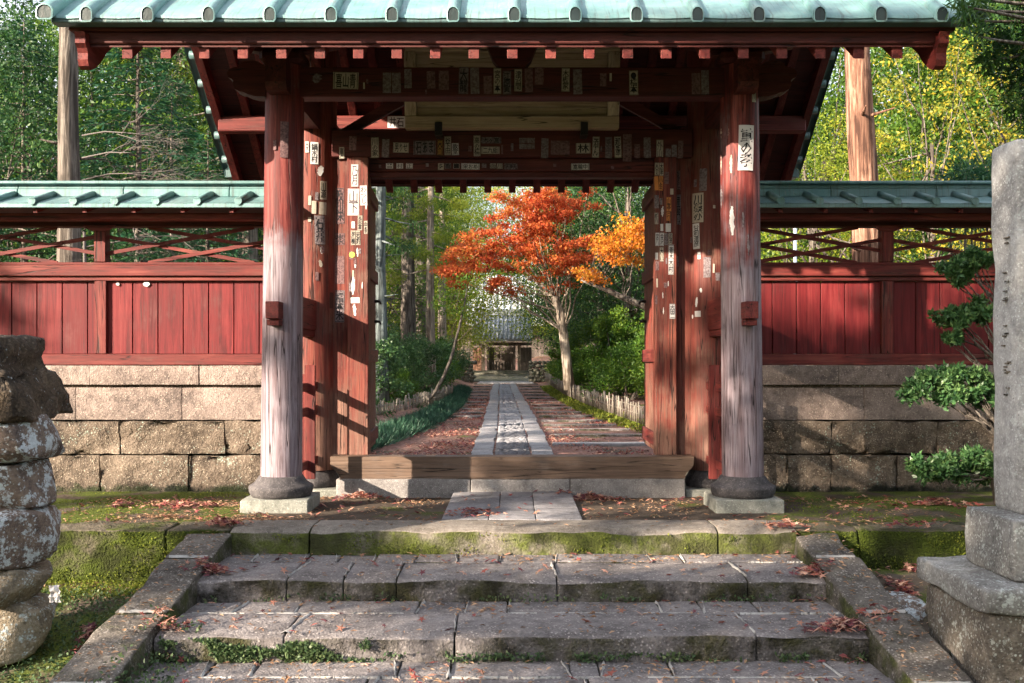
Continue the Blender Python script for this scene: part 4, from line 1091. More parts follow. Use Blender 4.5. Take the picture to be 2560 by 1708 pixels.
for sf, x0, y0, x1, y1, pm in SCRAP:
    q = (x1 - x0) * .14; x0, x1 = x0 + q, x1 - q
    D, fy, own = SURF[sf]
    X0, Z1 = at(x0, y0, D); X1, Z0 = at(x1, y1, D)
    L, Rr = [], []
    n = 26; s1 = R.uniform(0, 90); tl = R.uniform(-.25, .25)
    for k in range(n + 1):
        z = Z0 + (Z1 - Z0) * k / n; w = X1 - X0; e = .12 + .5 * abs(k / n - .5) ** 2 * 2
        o1 = w * (e + .20 * noise.noise(Vector((k * .22, s1, 0))) + .14 * noise.noise(Vector((k * 1.3, s1, 2)))); o2 = w * (e + .20 * noise.noise(Vector((k * .22, s1, 9))) + .14 * noise.noise(Vector((k * 1.3, s1, 5)))); sh = tl * w * (k / n - .5)
        a, b = X0 + max(0, o1) + sh, X1 - max(0, o2) + sh
        if b < a + .001: b = a + .001
        L.append((a, z)); Rr.append((b, z))
    mb = MB()
    V = [(x, fy(x) - .002, z) for x, z in L] + [(x, fy(x) - .002, z) for x, z in Rr]
    mb.add(V, [(k, n + 1 + k, n + 2 + k, k + 1) for k in range(n)])
    mb.part('paper_scrap', M[pm], own or gate)
x, z = at(880, 637, 9.2)
MB().add([(x + .026 * math.cos(t * .5236), 9.1975, z + .026 * math.sin(t * .5236)) for t in range(12)], [tuple(range(12))]).part('round_sticker', M['p_lime'], gate)
# ------------------------------------------------------------------ foreground stones
def boulder(mb, c, r, seed, amp=.18, flat=.5, n=26, m=16, freq=1.4):
    """weathered lump: c centre, r radii; flat squares the top and bottom off"""
    V, F = [], []
    for i in range(m + 1):
        ph = math.pi * i / m
        for k in range(n):
            t = 2 * math.pi * k / n
            d = Vector((math.sin(ph) * math.cos(t), math.sin(ph) * math.sin(t), math.cos(ph)))
            e = Vector([math.copysign(abs(u) ** flat, u) for u in d])
            e = e / max(e.length, 1e-6) * (.55 + .45 * e.length) if flat < 1 else d
            s = 1 + amp * noise.noise(d * freq + Vector((seed, seed * 2, 1))) + amp * .45 * noise.noise(d * freq * 2.9 + Vector((seed, 4, seed))) + amp * .22 * noise.noise(d * freq * 7 + Vector((seed, 1, seed)))
            V.append((c[0] + r[0] * e.x * s, c[1] + r[1] * e.y * s, c[2] + r[2] * e.z * s))
    for i in range(m):
        for k in range(n):
            k2 = (k + 1) % n
            F.append((i * n + k, (i + 1) * n + k, (i + 1) * n + k2, i * n + k2))
    return mb.add(V, F, 0, True)
DR = 5.9
pile = thing('rock_pillar', 'pillar of stacked lichen spotted rocks beside the steps', 'rock pillar', (-2.93, DR, -.55))
stack = [(842, 965, 82, 'brown_rock', .30, .20), (925, 1052, 128, 'brown_rock', .35, .20), (1036, 1150, 144, 'lichen_rock', .36, .12), (1146, 1270, 139, 'lichen_rock', .36, .12), (1262, 1406, 147, 'lichen_rock', .37, .10), (1398, 1506, 133, 'tan_rock', .33, .12), (1492, 1645, 133, 'tan_rock', .34, .12)]
for i, (y0, y1, xr, mt, rx, amp) in enumerate(stack):
    z1, z0 = az(y0, DR), az(y1, DR)
    xr_ = ax(xr, DR)
    if i < 2:
        mb = MB().stone(-rx * 2, 0, DR - rx, DR + rx, z0 + .012, z1, .03, .04, .022, 5.5, seed=31 + i * 7, chip=.07)
        mb.v = [(x - (.10 if i else .05) * max(0, z - z0) / (z1 - z0) + .035 * noise.noise(Vector((y * 5, z * 11, i))) + .015 * noise.noise(Vector((y * 16, z * 24, i))), y + .03 * noise.noise(Vector((x * 5, z * 10, i + 3))), z + .03 * noise.noise(Vector((x * 3.5, y * 3.5, i))) + .012 * noise.noise(Vector((x * 13, y * 13, i)))) for x, y, z in mb.v]
        dx = xr_ - max(v[0] for v in mb.v)
        mb.v = [(x + dx, y, z) for x, y, z in mb.v]
        mb.part('rock', M[mt], pile)
        continue
    mb = boulder(MB(), (0, DR + R.uniform(-.03, .03), (z0 + z1) / 2), (rx, rx * .95, (z1 - z0) / 2 * 1.10), 11 + i * 5.3, amp * 1.2, .55, 40, 24)
    # facets where the stone broke
    rr_ = random.Random(i + 3); cen = Vector((0, DR, (z0 + z1) / 2))
    for q in range(9):
        nv = Vector((rr_.gauss(0, 1), rr_.gauss(0, 1), rr_.gauss(0, .7))).normalized(); d0 = rx * (.74 + .16 * rr_.random()) * (1 - abs(nv.z) * .45)
        mb.v = [tuple(Vector(v) - nv * max(0, (Vector(v) - cen).dot(nv) - d0) * .9) for v in mb.v]
    dx = xr_ - max(v[0] for v in mb.v)
    mb.v = [(x + dx, y, z) for x, y, z in mb.v]
    mb.part('rock', M[mt], pile)
# crumpled paper at its foot
mb = MB(); x, z = at(137, 1485, 5.72)
V = []
for i in range(7):
    for j in range(7):
        V.append((x + (i - 3) * .010 + .012 * noise.noise(Vector((i * .9, j * .9, 1))), 5.72 + .03 * noise.noise(Vector((i * .8, j * .8, 7))), z + (j - 3) * .0155 + .012 * noise.noise(Vector((i, j, 3)))))
mb.add(V, [(i * 7 + j, (i + 1) * 7 + j, (i + 1) * 7 + j + 1, i * 7 + j + 1) for i in range(6) for j in range(6)])
sc = mb.part('paper_scrap', M['p_white'], None); tag(sc, 'crumpled white scrap of paper tucked beside the rock pillar', 'paper')

mon = thing('stone_monument', 'tall inscribed grey stone monument on a stepped lichen covered base', 'monument', (2.7, 5.3, -.6))
sh = MB().stone(2.50, 2.93, 5.16, 5.46, .36, 2.27, .035, .12, .012, 2.6, seed=4, chip=.03)
sh.v = [(x + .012 * (2.27 - z) * 1.0 if x < 2.6 else x, y, z + (.03 * (x - 2.7) if z > 1.8 else 0)) for x, y, z in sh.v]
sh = sh.part('shaft', M['monument'], mon)
# chiselled characters, worn to short strokes
for k, (px, py) in enumerate([(2506, 605), (2512, 690), (2512, 735), (2510, 820), (2514, 850), (2514, 905), (2513, 930), (2513, 985)]):
    y = 5.16 + (5.44 - 5.16) * .35
    X, Z = at(px, py, 5.25)
    mb = MB()
    for q in range(3):
        dy, dz = R.uniform(-.03, .03), R.uniform(-.03, .03)
        mb.box(2.494 + .012 * (2.27 - Z), 2.503 + .012 * (2.27 - Z), 5.29 + dy - .02, 5.29 + dy + .012, Z + dz - .004, Z + dz + .004, .001)
    mb.part('chiselled_stroke', M['monument_low'], sh)
MB().stone(2.415, 3.02, 5.0, 5.56, .078, .38, .02, .12, .008, 3, seed=7, chip=.02).part('pedestal', M['monument_mid'], mon)
MB().stone(2.21, 3.25, 4.85, 5.71, -.052, .078, .025, .12, .01, 3, seed=9, chip=.03).part('slab', M['monument_mid'], mon)
MB().stone(2.245, 3.2, 4.89, 5.67, -.72, -.053, .03, .11, .018, 3.5, seed=12, chip=.04).part('base_block', M['monument_low'], mon)
# rough boulder and kerb blocks between the cheek and the monument
b1 = boulder(MB(), (2.32, 6.25, -.36), (.16, .2, .10), 3, .2).part('boulder', M['lichen_rock'], None); tag(b1, 'small dark boulder wedged between stair cheek and monument', 'boulder')
b2 = boulder(MB(), (-2.9, 5.15, -.64), (.5, .28, .10), 8, .15).part('boulder', M['cheek'], None); tag(b2, 'low flat mossy rock in front of the stacked rock pillar', 'boulder')
# ------------------------------------------------------------------ paved path, through the gate and up to the far gate
def pc(y): return -0.335 * sstep(12, 50, y) * 1.0
path = MB()
V = []; F = []
yy = [7.38 + i * .5 for i in range(4)] + [9.42 + i * 1.2 for i in range(34)]
yy = [9.40 + i * 1.0 for i in range(40)]
for y in yy: V += [(pc(y) - .50, y, -.028), (pc(y) + .50, y, -.028)]
path.add(V, [(2 * i, 2 * i + 1, 2 * i + 3, 2 * i + 2) for i in range(len(yy) - 1)])
path = put('path', path.mesh('path_bed', M['ground']), kind='structure')
def slab_at(x0, x1, y0, y1, seed):
    c = pc((y0 + y1) / 2)
    MB().stone(c + x0, c + x1, y0 + .006, y1 - .006, -.08, 0.002, .012, .16, .006, 4, seed=seed, chip=.015).part('flagstone', M['flag'], path)
# forecourt slab in front of the threshold
for i, (a, b, c, d) in enumerate([(-.505, -.17, 7.44, 8.0), (-.165, .17, 7.44, 8.0), (.175, .505, 7.44, 8.0), (-.505, -.10, 8.005, 8.98), (-.095, .17, 8.005, 8.98), (.175, .505, 8.005, 8.98)]):
    MB().stone(a, b, c, d, -.09, .004 + .002 * (i % 3), .006, .17, .003, 4, seed=i).part('flagstone', M['flag'], path)
y = 9.45; k = 0
while y < 48:
    L = R.uniform(.62, 1.05) * (1 if y < 25 else 1.6)
    j = R.uniform(-.02, .02)
    slab_at(-.50 + j, -.235 + j, y, y + L, k); y += L; k += 1
y = 9.45
while y < 48:
    L = R.uniform(.62, 1.05) * (1 if y < 25 else 1.6)
    j = R.uniform(-.02, .02)
    slab_at(.235 + j, .50 + j, y, y + L, k); y += L; k += 1
cob = []
for q in range(6):
    mb = MB(); n = 9
    rim = [(.5 * math.cos(t * 2 * math.pi / n) * R.uniform(.8, 1.1), .5 * math.sin(t * 2 * math.pi / n) * R.uniform(.75, 1.1)) for t in range(n)]
    V = [(x, y_, 0) for x, y_ in rim] + [(x * .82, y_ * .8, .055) for x, y_ in rim] + [(0, 0, .065)]
    mb.add(V, [(i, (i + 1) % n, n + (i + 1) % n, n + i) for i in range(n)] + [(n + i, n + (i + 1) % n, 2 * n) for i in range(n)], 0, True)
    cob.append(mb.mesh('cobble', M['cobble']))
y = 11.6; nc = 0; farcob = MB()
while y < 46:
    d = R.uniform(.055, .085) * (1 if y < 16 else 1.5 if y < 24 else 2.4)
    x = -.225
    while x < .2:
        wv = R.uniform(.09, .19); wv = min(wv, .228 - x)
        if nc < 300:
            put('cobble', R.choice(cob), (pc(y) + x + wv / 2, y + R.uniform(-.012, .012), -.055), path, rot=(0, 0, R.uniform(-.15, .15)), scale=(wv * .96, d * 1.02, 1)); nc += 1
        else:
            me = R.choice(cob); n0 = [v.co for v in me.vertices]
            farcob.add([(pc(y) + x + wv / 2 + v.x * wv, y + v.y * d, -.055 + v.z) for v in n0], [tuple(p.vertices) for p in me.polygons], 0, True)
        x += wv
    y += d
farcob.part('cobbles', M['cobble'], path, kind='stuff')
# stone strips laid across the walk
strips = [14.2, 15.9, 17.2, 18.3, 19.5, 20.9, 22.5, 24.2, 26, 28, 30.5, 33, 36, 39.5, 43, 47]
for i, y in enumerate(strips):
    x0 = pc(y) + .56; x1 = edge_r(y) - .05
    big = i == 0
    mb = MB().stone(x0 + (.02 if not big else 0), x1, y, y + (.22 if big else .075), -.08, -.005 if big else R.uniform(-.01, .015), .015, .2, .012, 3, seed=i)
    mb.part('step_strip', M['flag'] if big else M['step'], path)
    if i > 4:
        MB().stone(-edge_l(y) + .1, pc(y) - .56, y - .2, y - .08, -.08, R.uniform(-.01, .01), .015, .3, .012, 3, seed=i + 50).part('step_strip', M['step'], path)
# landing and steps before the far gate
for i, (y, z) in enumerate([(48, .015), (52, .03), (56, .045), (61, .06), (66, .10), (67.2, .2), (68.2, .30)]):
    MB().stone(-2.9 if i else -1.6, 1.9 if i else 1.0, y, y + (3.9 if i < 4 else 1.3 if i < 6 else 5), -.2, z, .03, .8, .01, 2, seed=i).part('landing_step', M['flag'] if i == 0 else M['wallrock'], path)

# low bamboo fences
def bamboo_fence(sd, label, pts, h, n):
    t = thing('bamboo_fence', label, 'fence', (pts[0][0], pts[0][1], pts[0][2]))
    pk = [MB().tube([(0, 0, 0), (R.uniform(-.02, .02), R.uniform(-.01, .01), h * R.uniform(.9, 1.1))], .0135, 6).mesh('picket', M['bamboo']) for q in range(5)]
    L = [0]
    for a, b in zip(pts, pts[1:]): L.append(L[-1] + math.dist(a, b))
    def along(s):
        for i in range(len(pts) - 1):
            if s <= L[i + 1]:
                u = (s - L[i]) / (L[i + 1] - L[i]); return [pts[i][k] + (pts[i + 1][k] - pts[i][k]) * u for k in range(3)]
        return list(pts[-1])
    for i in range(n):
        p = along(L[-1] * i / (n - 1))
        lean_ = R.uniform(-.10, .10)
        put('picket', R.choice(pk), (p[0], p[1], p[2] - .04), t, rot=(R.uniform(-.12, .12), lean_, R.uniform(0, 6)), scale=(1.0, 1.0, R.uniform(.85, 1.2)))
    for z in (h * .35, h * .72):
        MB().tube([(a, b, c + z) for a, b, c in [along(L[-1] * i / 24) for i in range(25)]], .008, 5).part('rail', M['bamboo'], t)
bamboo_fence(-1, 'low bamboo picket fence behind the dark grassy border', [(-2.75, 14.0, .12), (-2.3, 17.6, .10), (-2.0, 21, .10), (-1.72, 26, .10), (-1.72, 30, .1)], .32, 105)
bamboo_fence(1, 'low bamboo picket fence along the mossy bank below the evergreens', [(2.75, 13.6, .10), (2.12, 16.4, .13), (1.95, 19.5, .13), (1.70, 24, .14), (1.50, 30, .16), (1.42, 38, .2), (1.4, 44, .2)], .32, 165)

# far gate with tiled roof
DG = 70.0
fg = thing('far_gate', 'distant grey tiled gatehouse with lattice doors at the end of the path', 'gatehouse', (-.65, DG, .2))
def FX(p): return ax(p, DG)
def FZ(p): return az(p, DG)
def fbox(p0, p1, q0, q1, y0, y1, nm, mt, par=None):
    return MB().box(FX(p0), FX(p1), y0, y1, FZ(q1), FZ(q0), .02).part(nm, M[mt], par or fg)
for p in (1204, 1294): fbox(p, p + 8, 858, 938, DG, DG + .3, 'post', 'bark_pale')
for p in (1216, 1284): fbox(p, p + 5, 858, 938, DG + 1.2, DG + 1.45, 'post', 'old_z')
fbox(1180, 1330, 856, 864, DG - .2, DG + .2, 'beam', 'old_z')
d1 = fbox(1221, 1251, 868, 936, DG + 1.5, DG + 1.6, 'door', 'old_z')
d2 = fbox(1252, 1284, 868, 936, DG + 1.5, DG + 1.6, 'door', 'old_z')
for i in range(9):
    fbox(1222.5 + i * 7, 1224.5 + i * 7, 905, 936, DG + 1.40, DG + 1.46, 'door_slat', 'bark_grey', d1 if i < 4 else d2)
fbox(1181, 1204, 868, 938, DG + .9, DG + 1.1, 'side_wall', 'bark_cedar'); fbox(1300, 1330, 868, 938, DG + .9, DG + 1.1, 'side_wall', 'old_z')
fbox(1178, 1333, 934, 946, DG - .6, DG + 3, 'base', 'wallrock')
ye, yr = DG - 1.5, DG + .9
ze, zr_ = az(847, ye), az(788, yr)
rfm = MB().prism([(ye, ze - .12), (ye, ze), (yr, zr_), (2 * yr - ye, ze), (2 * yr - ye, ze - .12), (yr, zr_ - .3)], 0, ax(1179, ye), ax(1331, ye)).part('roof', M['tile'], fg)
ntl = 15
L = math.hypot(yr - ye, zr_ - ze)
tl = MB().tube([(0, -.03, .02), (0, yr - ye, zr_ - ze + .02)], .075, 8).mesh('tile_row', M['tile'])
for i in range(ntl):
    put('tile_row', tl, (ax(1181 + i * 10.6, ye), ye, ze), rfm)
for j in range(1, 7):
    t = j / 7
    MB().box(ax(1180, ye), ax(1331, ye), ye + (yr - ye) * t, ye + (yr - ye) * t + .08, ze + (zr_ - ze) * t - .02, ze + (zr_ - ze) * t + .06, .01).part('tile_course', M['tile'], rfm)
MB().box(ax(1184, ye), ax(1328, ye), yr - .2, yr + .2, zr_ - .1, zr_ + .4, .08).part('ridge', M['tile'], rfm)
# hall behind it
DH = 96.0
hall = thing('temple_hall', 'large pale tiled roof of the hall rising behind the far gatehouse', 'hall', (.6, DH, 0))
MB().box(ax(1150, DH), ax(1420, DH), DH + 2, DH + 10, 0, az(800, DH), .1).part('wall', M['old_z'], hall)
zt, ze2 = az(690, DH + 6), az(806, DH)
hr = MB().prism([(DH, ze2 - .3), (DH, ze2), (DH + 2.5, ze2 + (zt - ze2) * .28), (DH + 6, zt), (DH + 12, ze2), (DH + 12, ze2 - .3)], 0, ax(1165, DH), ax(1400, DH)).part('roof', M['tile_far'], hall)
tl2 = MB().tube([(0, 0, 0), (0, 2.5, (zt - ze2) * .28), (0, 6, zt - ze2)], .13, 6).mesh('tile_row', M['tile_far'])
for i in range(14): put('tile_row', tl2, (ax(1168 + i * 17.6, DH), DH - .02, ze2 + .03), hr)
# rubble walls either side of the far steps
for sd, (a, b) in ((-1, (1132, 1180)), (1, (1322, 1372))):
    t = thing('rubble_wall', 'mossy rubble wall on the %s side of the far gatehouse steps' % ('fern covered' if sd < 0 else 'bamboo fence'), 'wall', (ax((a + b) / 2, 50), 50, 0))
    for r in range(6):
        x = ax(a, 50); i = 0
        while x < ax(b, 50):
            wv = R.uniform(.16, .34)
            boulder(MB(), (x + wv / 2, 50 + R.uniform(-.05, .05) + r * .04, .08 + r * .17), (wv * .55, .2, .10), R.uniform(0, 99), .2, .6, 10, 6).part('stone', M['wallrock'], t)
            x += wv
# ------------------------------------------------------------------ trees and shrubs
rng = np.random.default_rng(11)
def unit(v): return v / np.maximum(np.linalg.norm(v, axis=1, keepdims=True), 1e-9)
def leaf_mesh(name, P, L, W, mat, bias=None, spread=1.0, fold=.25, flat=0.0, extra=None):
    """one folded rhombic leaf per point"""
    n = len(P)
    d = rng.normal(size=(n, 3)) * spread
    if bias is not None: d = d + bias
    d = unit(d)
    u = rng.normal(size=(n, 3)); u[:, 2] += flat * 3
    s = unit(np.cross(d, u)); nn = np.cross(s, d)
    Lr = (L * rng.uniform(.65, 1.25, n))[:, None]; Wr = (W * rng.uniform(.7, 1.2, n))[:, None]
    a = P; b = P + d * Lr * .45 + s * Wr * .5 + nn * Wr * fold; c = P + d * Lr; e = P + d * Lr * .45 - s * Wr * .5 + nn * Wr * fold
    V = np.stack([a, b, c, e], 1).reshape(-1, 3)
    me = bpy.data.meshes.new(name)
    me.vertices.add(4 * n); me.vertices.foreach_set('co', V.astype(np.float32).ravel())
    me.loops.add(4 * n); me.loops.foreach_set('vertex_index', np.arange(4 * n, dtype=np.int32))
    me.polygons.add(n); me.polygons.foreach_set('loop_start', np.arange(0, 4 * n, 4, dtype=np.int32))
    me.update(calc_edges=True)
    me.materials.append(mat)
    return me
def clumps(C, Rd, n, squash=.6, shell=.55):
    """points in flattened balls, denser towards their skins"""
    C = np.array(C, float); Rd = np.array(Rd, float)
    w = Rd ** 2; k = rng.choice(len(C), n, p=w / w.sum())
    d = unit(rng.normal(size=(n, 3))); r = rng.uniform(0, 1, n) ** shell
    off = d * (r * Rd[k])[:, None]; off[:, 2] *= squash
    return C[k] + off, d
def wob(p, q, n, amp, seed):
    return [tuple(Vector(p).lerp(Vector(q), i / n) + Vector((noise.noise(Vector((i * .7, seed, 0))), noise.noise(Vector((i * .7, seed, 5))), 0)) * amp * math.sin(math.pi * i / n)) for i in range(n + 1)]
def limb_set(mb, start, C, r0, seed, frac=1.0, zmin=None):
    for i, c in enumerate(C):
        c = Vector(c)
        zs = max(start[2] * .5, min(start[2], c.z - .25 * (c.z))) if zmin is None else zmin + (start[2] - zmin) * ((i * .618) % 1)
        s = Vector((start[0], start[1], zs))
        pts = wob(s, c, 5, .25 * (c - s).length * .3, seed + i)
        mb.tube(pts, [r0 * (1 - .82 * k / 5) for k in range(6)], 6)
def broad(h, th, rad, nc, nl, L, W, ml, mbk, seed, r0=.14, squash=.62, lean=(0, 0), dens=.55, cr=.33):
    rr = random.Random(seed); C = []; Rd = []
    for i in range(nc):
        t = (i + .5) / nc; z = th + (h - th) * t
        prof = math.sin(math.pi * (.18 + .78 * t)) ** .7
        a = i * 2.399 + rr.uniform(-.4, .4); q = rad * prof * rr.uniform(.35, .92)
        C.append((math.cos(a) * q + lean[0] * t, math.sin(a) * q + lean[1] * t, z + rr.uniform(-.2, .2))); Rd.append(rad * cr * rr.uniform(.7, 1.25))
    P, d = clumps(C, Rd, nl, squash, dens)
    cm = leaf_mesh('crown', P, L, W, ml, bias=d * .6 + np.array([0, 0, -.25]))
    tb = MB(); top = (lean[0] * .5, lean[1] * .5, th + (h - th) * .55)
    tb.tube(wob((0, 0, -.2), top, 8, .12, seed), [r0 * (1.25 if k == 0 else 1 - .6 * k / 8) for k in range(9)], 10)
    limb_set(tb, top, C[::2], r0 * .25, seed, zmin=th * .75)
    return tb.mesh('trunk', mbk), cm
def conifer(h, rad, nb, per, ml, mbk, seed, z0=.6, r0=.10, L=.17, W=.035, droop=.25):
    rr = random.Random(seed); tb = MB()
    tb.tube(wob((0, 0, -.2), (0, 0, h), 8, .06, seed), [r0 * (1 - .93 * k / 8) for k in range(9)], 8)
    Ps = []; Bs = []
    for i in range(nb):
        t = (i / nb) ** .9; z = z0 + (h - z0) * t
        a = i * 2.399 + rr.uniform(-.3, .3); ln = rad * (1 - t) ** .75 * rr.uniform(.7, 1.1) + .12
        dr = Vector((math.cos(a), math.sin(a), .15 - droop * rr.uniform(.4, 1.2)))
        e = Vector((0, 0, z)) + dr * ln
        tb.tube([(0, 0, z), tuple(Vector((0, 0, z)).lerp(e, .5) + Vector((0, 0, .06 * ln))), tuple(e)], [r0 * .28 * (1 - t) + .006, .008, .003], 5, caps=False)
        m = max(4, int(per * (ln / rad + .15)))
        u = rng.uniform(.12, 1, m) ** .8
        sd = np.array([-dr.y, dr.x, 0.])
        w = rng.normal(size=m) * .24 * ln * (1.1 - u * .6)
        p = np.array([0, 0, z]) + np.outer(u * ln, np.array(dr)) + np.outer(w, sd)
        p[:, 2] += .06 * ln * np.sin(u * 3.1) - np.abs(w) * .18 + rng.normal(size=m) * .03
        Ps.append(p); Bs.append(np.tile(np.array(dr) * 1.0, (m, 1)) + np.outer(np.sign(w), sd) * .9 + np.array([0, 0, -.25]))
    P = np.concatenate(Ps); B = np.concatenate(Bs)
    return tb.mesh('trunk', mbk), leaf_mesh('crown', P, L, W, ml, bias=B * 1.6, spread=.55, flat=1.0)
def cedar(h, zc, r0, nl, ml, mbk, seed, rad=1.9, L=.13, W=.028, lean=0.0, nc=34):
    """tall bare trunk, foliage hanging in sprays from short boughs above zc"""
    rr = random.Random(seed); tb = MB()
    def cx(z): return lean * z / h
    tb.tube([(cx(h * k / 12) + .05 * noise.noise(Vector((k * .6, seed, 0))), .05 * noise.noise(Vector((k * .6, seed, 4))), -.2 + h * k / 12) for k in range(13)], [r0 * (1.3 if k == 0 else 1.06 - .8 * k / 12) for k in range(13)], 26)
    tb.v = [(x + (x - cx(z)) * .16 * noise.noise(Vector((math.atan2(y, x - cx(z)) * 2.6, z * .35, seed))), y + y * .16 * noise.noise(Vector((math.atan2(y, x - cx(z)) * 2.6, z * .35, seed))), z) for x, y, z in tb.v]
    C, Rd = [], []
    for i in range(nc):
        t = i / nc; z = zc + (h - zc) * t; a = i * 2.399 + rr.uniform(-.5, .5)
        q = rad * (1 - .75 * t) * rr.uniform(.45, 1.0)
        c = (cx(z) + math.cos(a) * q, math.sin(a) * q, z - .25 * q); C.append(c); Rd.append(rad * .30 * rr.uniform(.7, 1.2) * (1 - .4 * t))
        tb.tube(wob((cx(z), 0, z), c, 4, .15, seed + i), [r0 * .20, r0 * .16, r0 * .12, r0 * .08, .006], 5, caps=False)
    for i in range(7):
        z = zc * (.35 + .6 * rr.random()); a = rr.uniform(0, 6.28); q = rr.uniform(.12, .5)
        tb.tube([(cx(z), 0, z), (cx(z) + math.cos(a) * (r0 + q), math.sin(a) * (r0 + q), z + .05)], [.03, .008], 5)
    P, d = clumps(C, Rd, nl, .55, .5)
    return tb.mesh('trunk', mbk), leaf_mesh('crown', P, L, W, ml, bias=d * .7 + np.array([0, 0, -.75]), spread=.6)
def bush(rx, rz, nl, L, W, ml, seed, nc=26):
    rr = random.Random(seed); C, Rd = [], []
    for i in range(nc):
        d = Vector((rr.gauss(0, 1), rr.gauss(0, 1), abs(rr.gauss(0, 1)))).normalized() * rr.uniform(.45, .85)
        C.append((d.x * rx, d.y * rx, .12 * rz + d.z * rz)); Rd.append(rx * rr.uniform(.26, .42))
    P, d = clumps(C, Rd, nl, .75, .4)
    P = P[P[:, 2] > -.1]; d = unit(P - np.array([0, 0, rz * .3]))
    tb = MB()
    for i in range(0, nc, 3): tb.tube(wob((0, 0, -.1), C[i], 4, .1, seed + i), [.03, .024, .018, .012, .005], 5)
    return tb.mesh('stem', M['bark_grey']), leaf_mesh('foliage', P, L, W, ml, bias=d * .8)

PROTO = {}
PROTO['dark'] = broad(8.5, 1.8, 3.1, 44, 17000, .105, .048, M['lf_dark'], M['bark_grey'], 3)
PROTO['mid'] = broad(8.0, 1.6, 3.0, 42, 15000, .105, .048, M['lf_mid'], M['bark_grey'], 5, dens=.5)
PROTO['light'] = broad(8.0, 1.5, 3.2, 42, 13000, .105, .048, M['lf_light'], M['bark_pale'], 8, dens=.5)
PROTO['yellow'] = broad(7.0, 2.6, 2.2, 36, 3600, .08, .042, M['lf_yellow'], M['bark_grey'], 9, r0=.09, squash=.35, cr=.26)
PROTO['ygreen'] = broad(7.5, 1.6, 2.6, 40, 10000, .085, .036, M['lf_light'], M['bark_grey'], 19, squash=.45, cr=.30)
PROTO['conifer'] = conifer(6.8, 1.75, 110, 95, M['lf_conifer'], M['bark_grey'], 4)
PROTO['cedar'] = cedar(15, 5.4, .23, 14000, M['lf_light'], M['bark_pale'], 6)
PROTO['cedar2'] = cedar(16, 5.0, .26, 14000, M['lf_mid'], M['bark_grey'], 7, rad=2.2)
PROTO['bush'] = bush(.95, 1.5, 6500, .075, .036, M['lf_azalea'], 2)
PROTO['bush_t'] = bush(.85, 2.3, 9000, .075, .036, M['lf_mid'], 22, 34)
PROTO['bush_l'] = bush(1.0, 1.3, 5200, .085, .042, M['lf_mid'], 12)
def tree(kind, name, label, cat, x, y, group=None, s=1.0, rot=None, z=None, part_names=('trunk', 'crown')):
    t = thing(name, label, cat, (x, y, gz(x, y) if z is None else z), group, rot if rot is not None else R.uniform(0, 6.28), s)
    for nm, me in zip(part_names, PROTO[kind]):
        o = bpy.data.objects.new(nm, me); COL.objects.link(o); o.parent = t
    return t
def tpx(kind, name, label, cat, px, D, group=None, **k): return tree(kind, name, label, cat, ax(px, D), D, group, **k)

# --- behind the left wall
PROTO['edge'] = cedar(13, 7.2, .165, 9000, M['lf_dark'], M['bark_grey'], 21, rad=1.6)
PROTO['edge'] = (PROTO['edge'][0], PROTO['edge'][1])
tpx('edge', 'cedar_tree', 'straight grey cedar trunk standing just behind the sunlit wall', 'tree', 172, 13.6, rot=1.0)
tpx('conifer', 'conifer_tree', 'dark pointed young conifer behind the sunlit wall', 'tree', 345, 16.5, s=1.0)
tpx('conifer', 'conifer_tree', 'smaller dark young conifer close behind the wall roof and gate', 'tree', 520, 16.0, s=.66)
tpx('conifer', 'conifer_tree', 'dark young conifer at the far end of the sunlit wall beyond the cedar trunk', 'tree', 60, 17.0, s=.95)
tpx('conifer', 'conifer_tree', 'slim dark conifer standing between two paler ones behind the sunlit wall', 'tree', 430, 20.0, s=.95)
for px, D, k, s in ((455, 25, 'cedar', .95), (620, 21, 'cedar2', .85)):
    tpx(k, 'cedar_tree', 'pale slim cedar trunk glimpsed behind the young conifers' if k == 'cedar' else 'dark cedar trunk seen through the crossed bars of the sunlit wall', 'tree', px, D, s=s)
GL = 'trees behind the sunlit wall'
for px, D, k, s in ((-50, 16, 'dark', .72), (70, 22, 'dark', .92), (-170, 24, 'dark', 1.1), (235, 24, 'mid', 1.1), (120, 31, 'light', 1.1), (330, 30, 'mid', 1.3), (470, 33, 'light', 1.35), (570, 26, 'mid', .95), (640, 30, 'dark', 1.0), (20, 38, 'mid', 1.1), (270, 42, 'dark', 1.3), (420, 44, 'mid', 1.5), (600, 44, 'light', 1.4), (150, 26, 'dark', 1.2), (420, 25, 'dark', 1.1), (520, 37, 'dark', 1.5), (300, 22, 'dark', .62), (-20, 30, 'dark', 1.1)):
    tpx(k, 'forest_tree', {'dark': 'dark evergreen broadleaf tree in the wood behind the sunlit wall', 'mid': 'mid green broadleaf tree in the wood behind the sunlit wall', 'light': 'yellow green broadleaf tree in the wood behind the sunlit wall'}[k], 'tree', px, D, GL + ', ' + k, s=s)
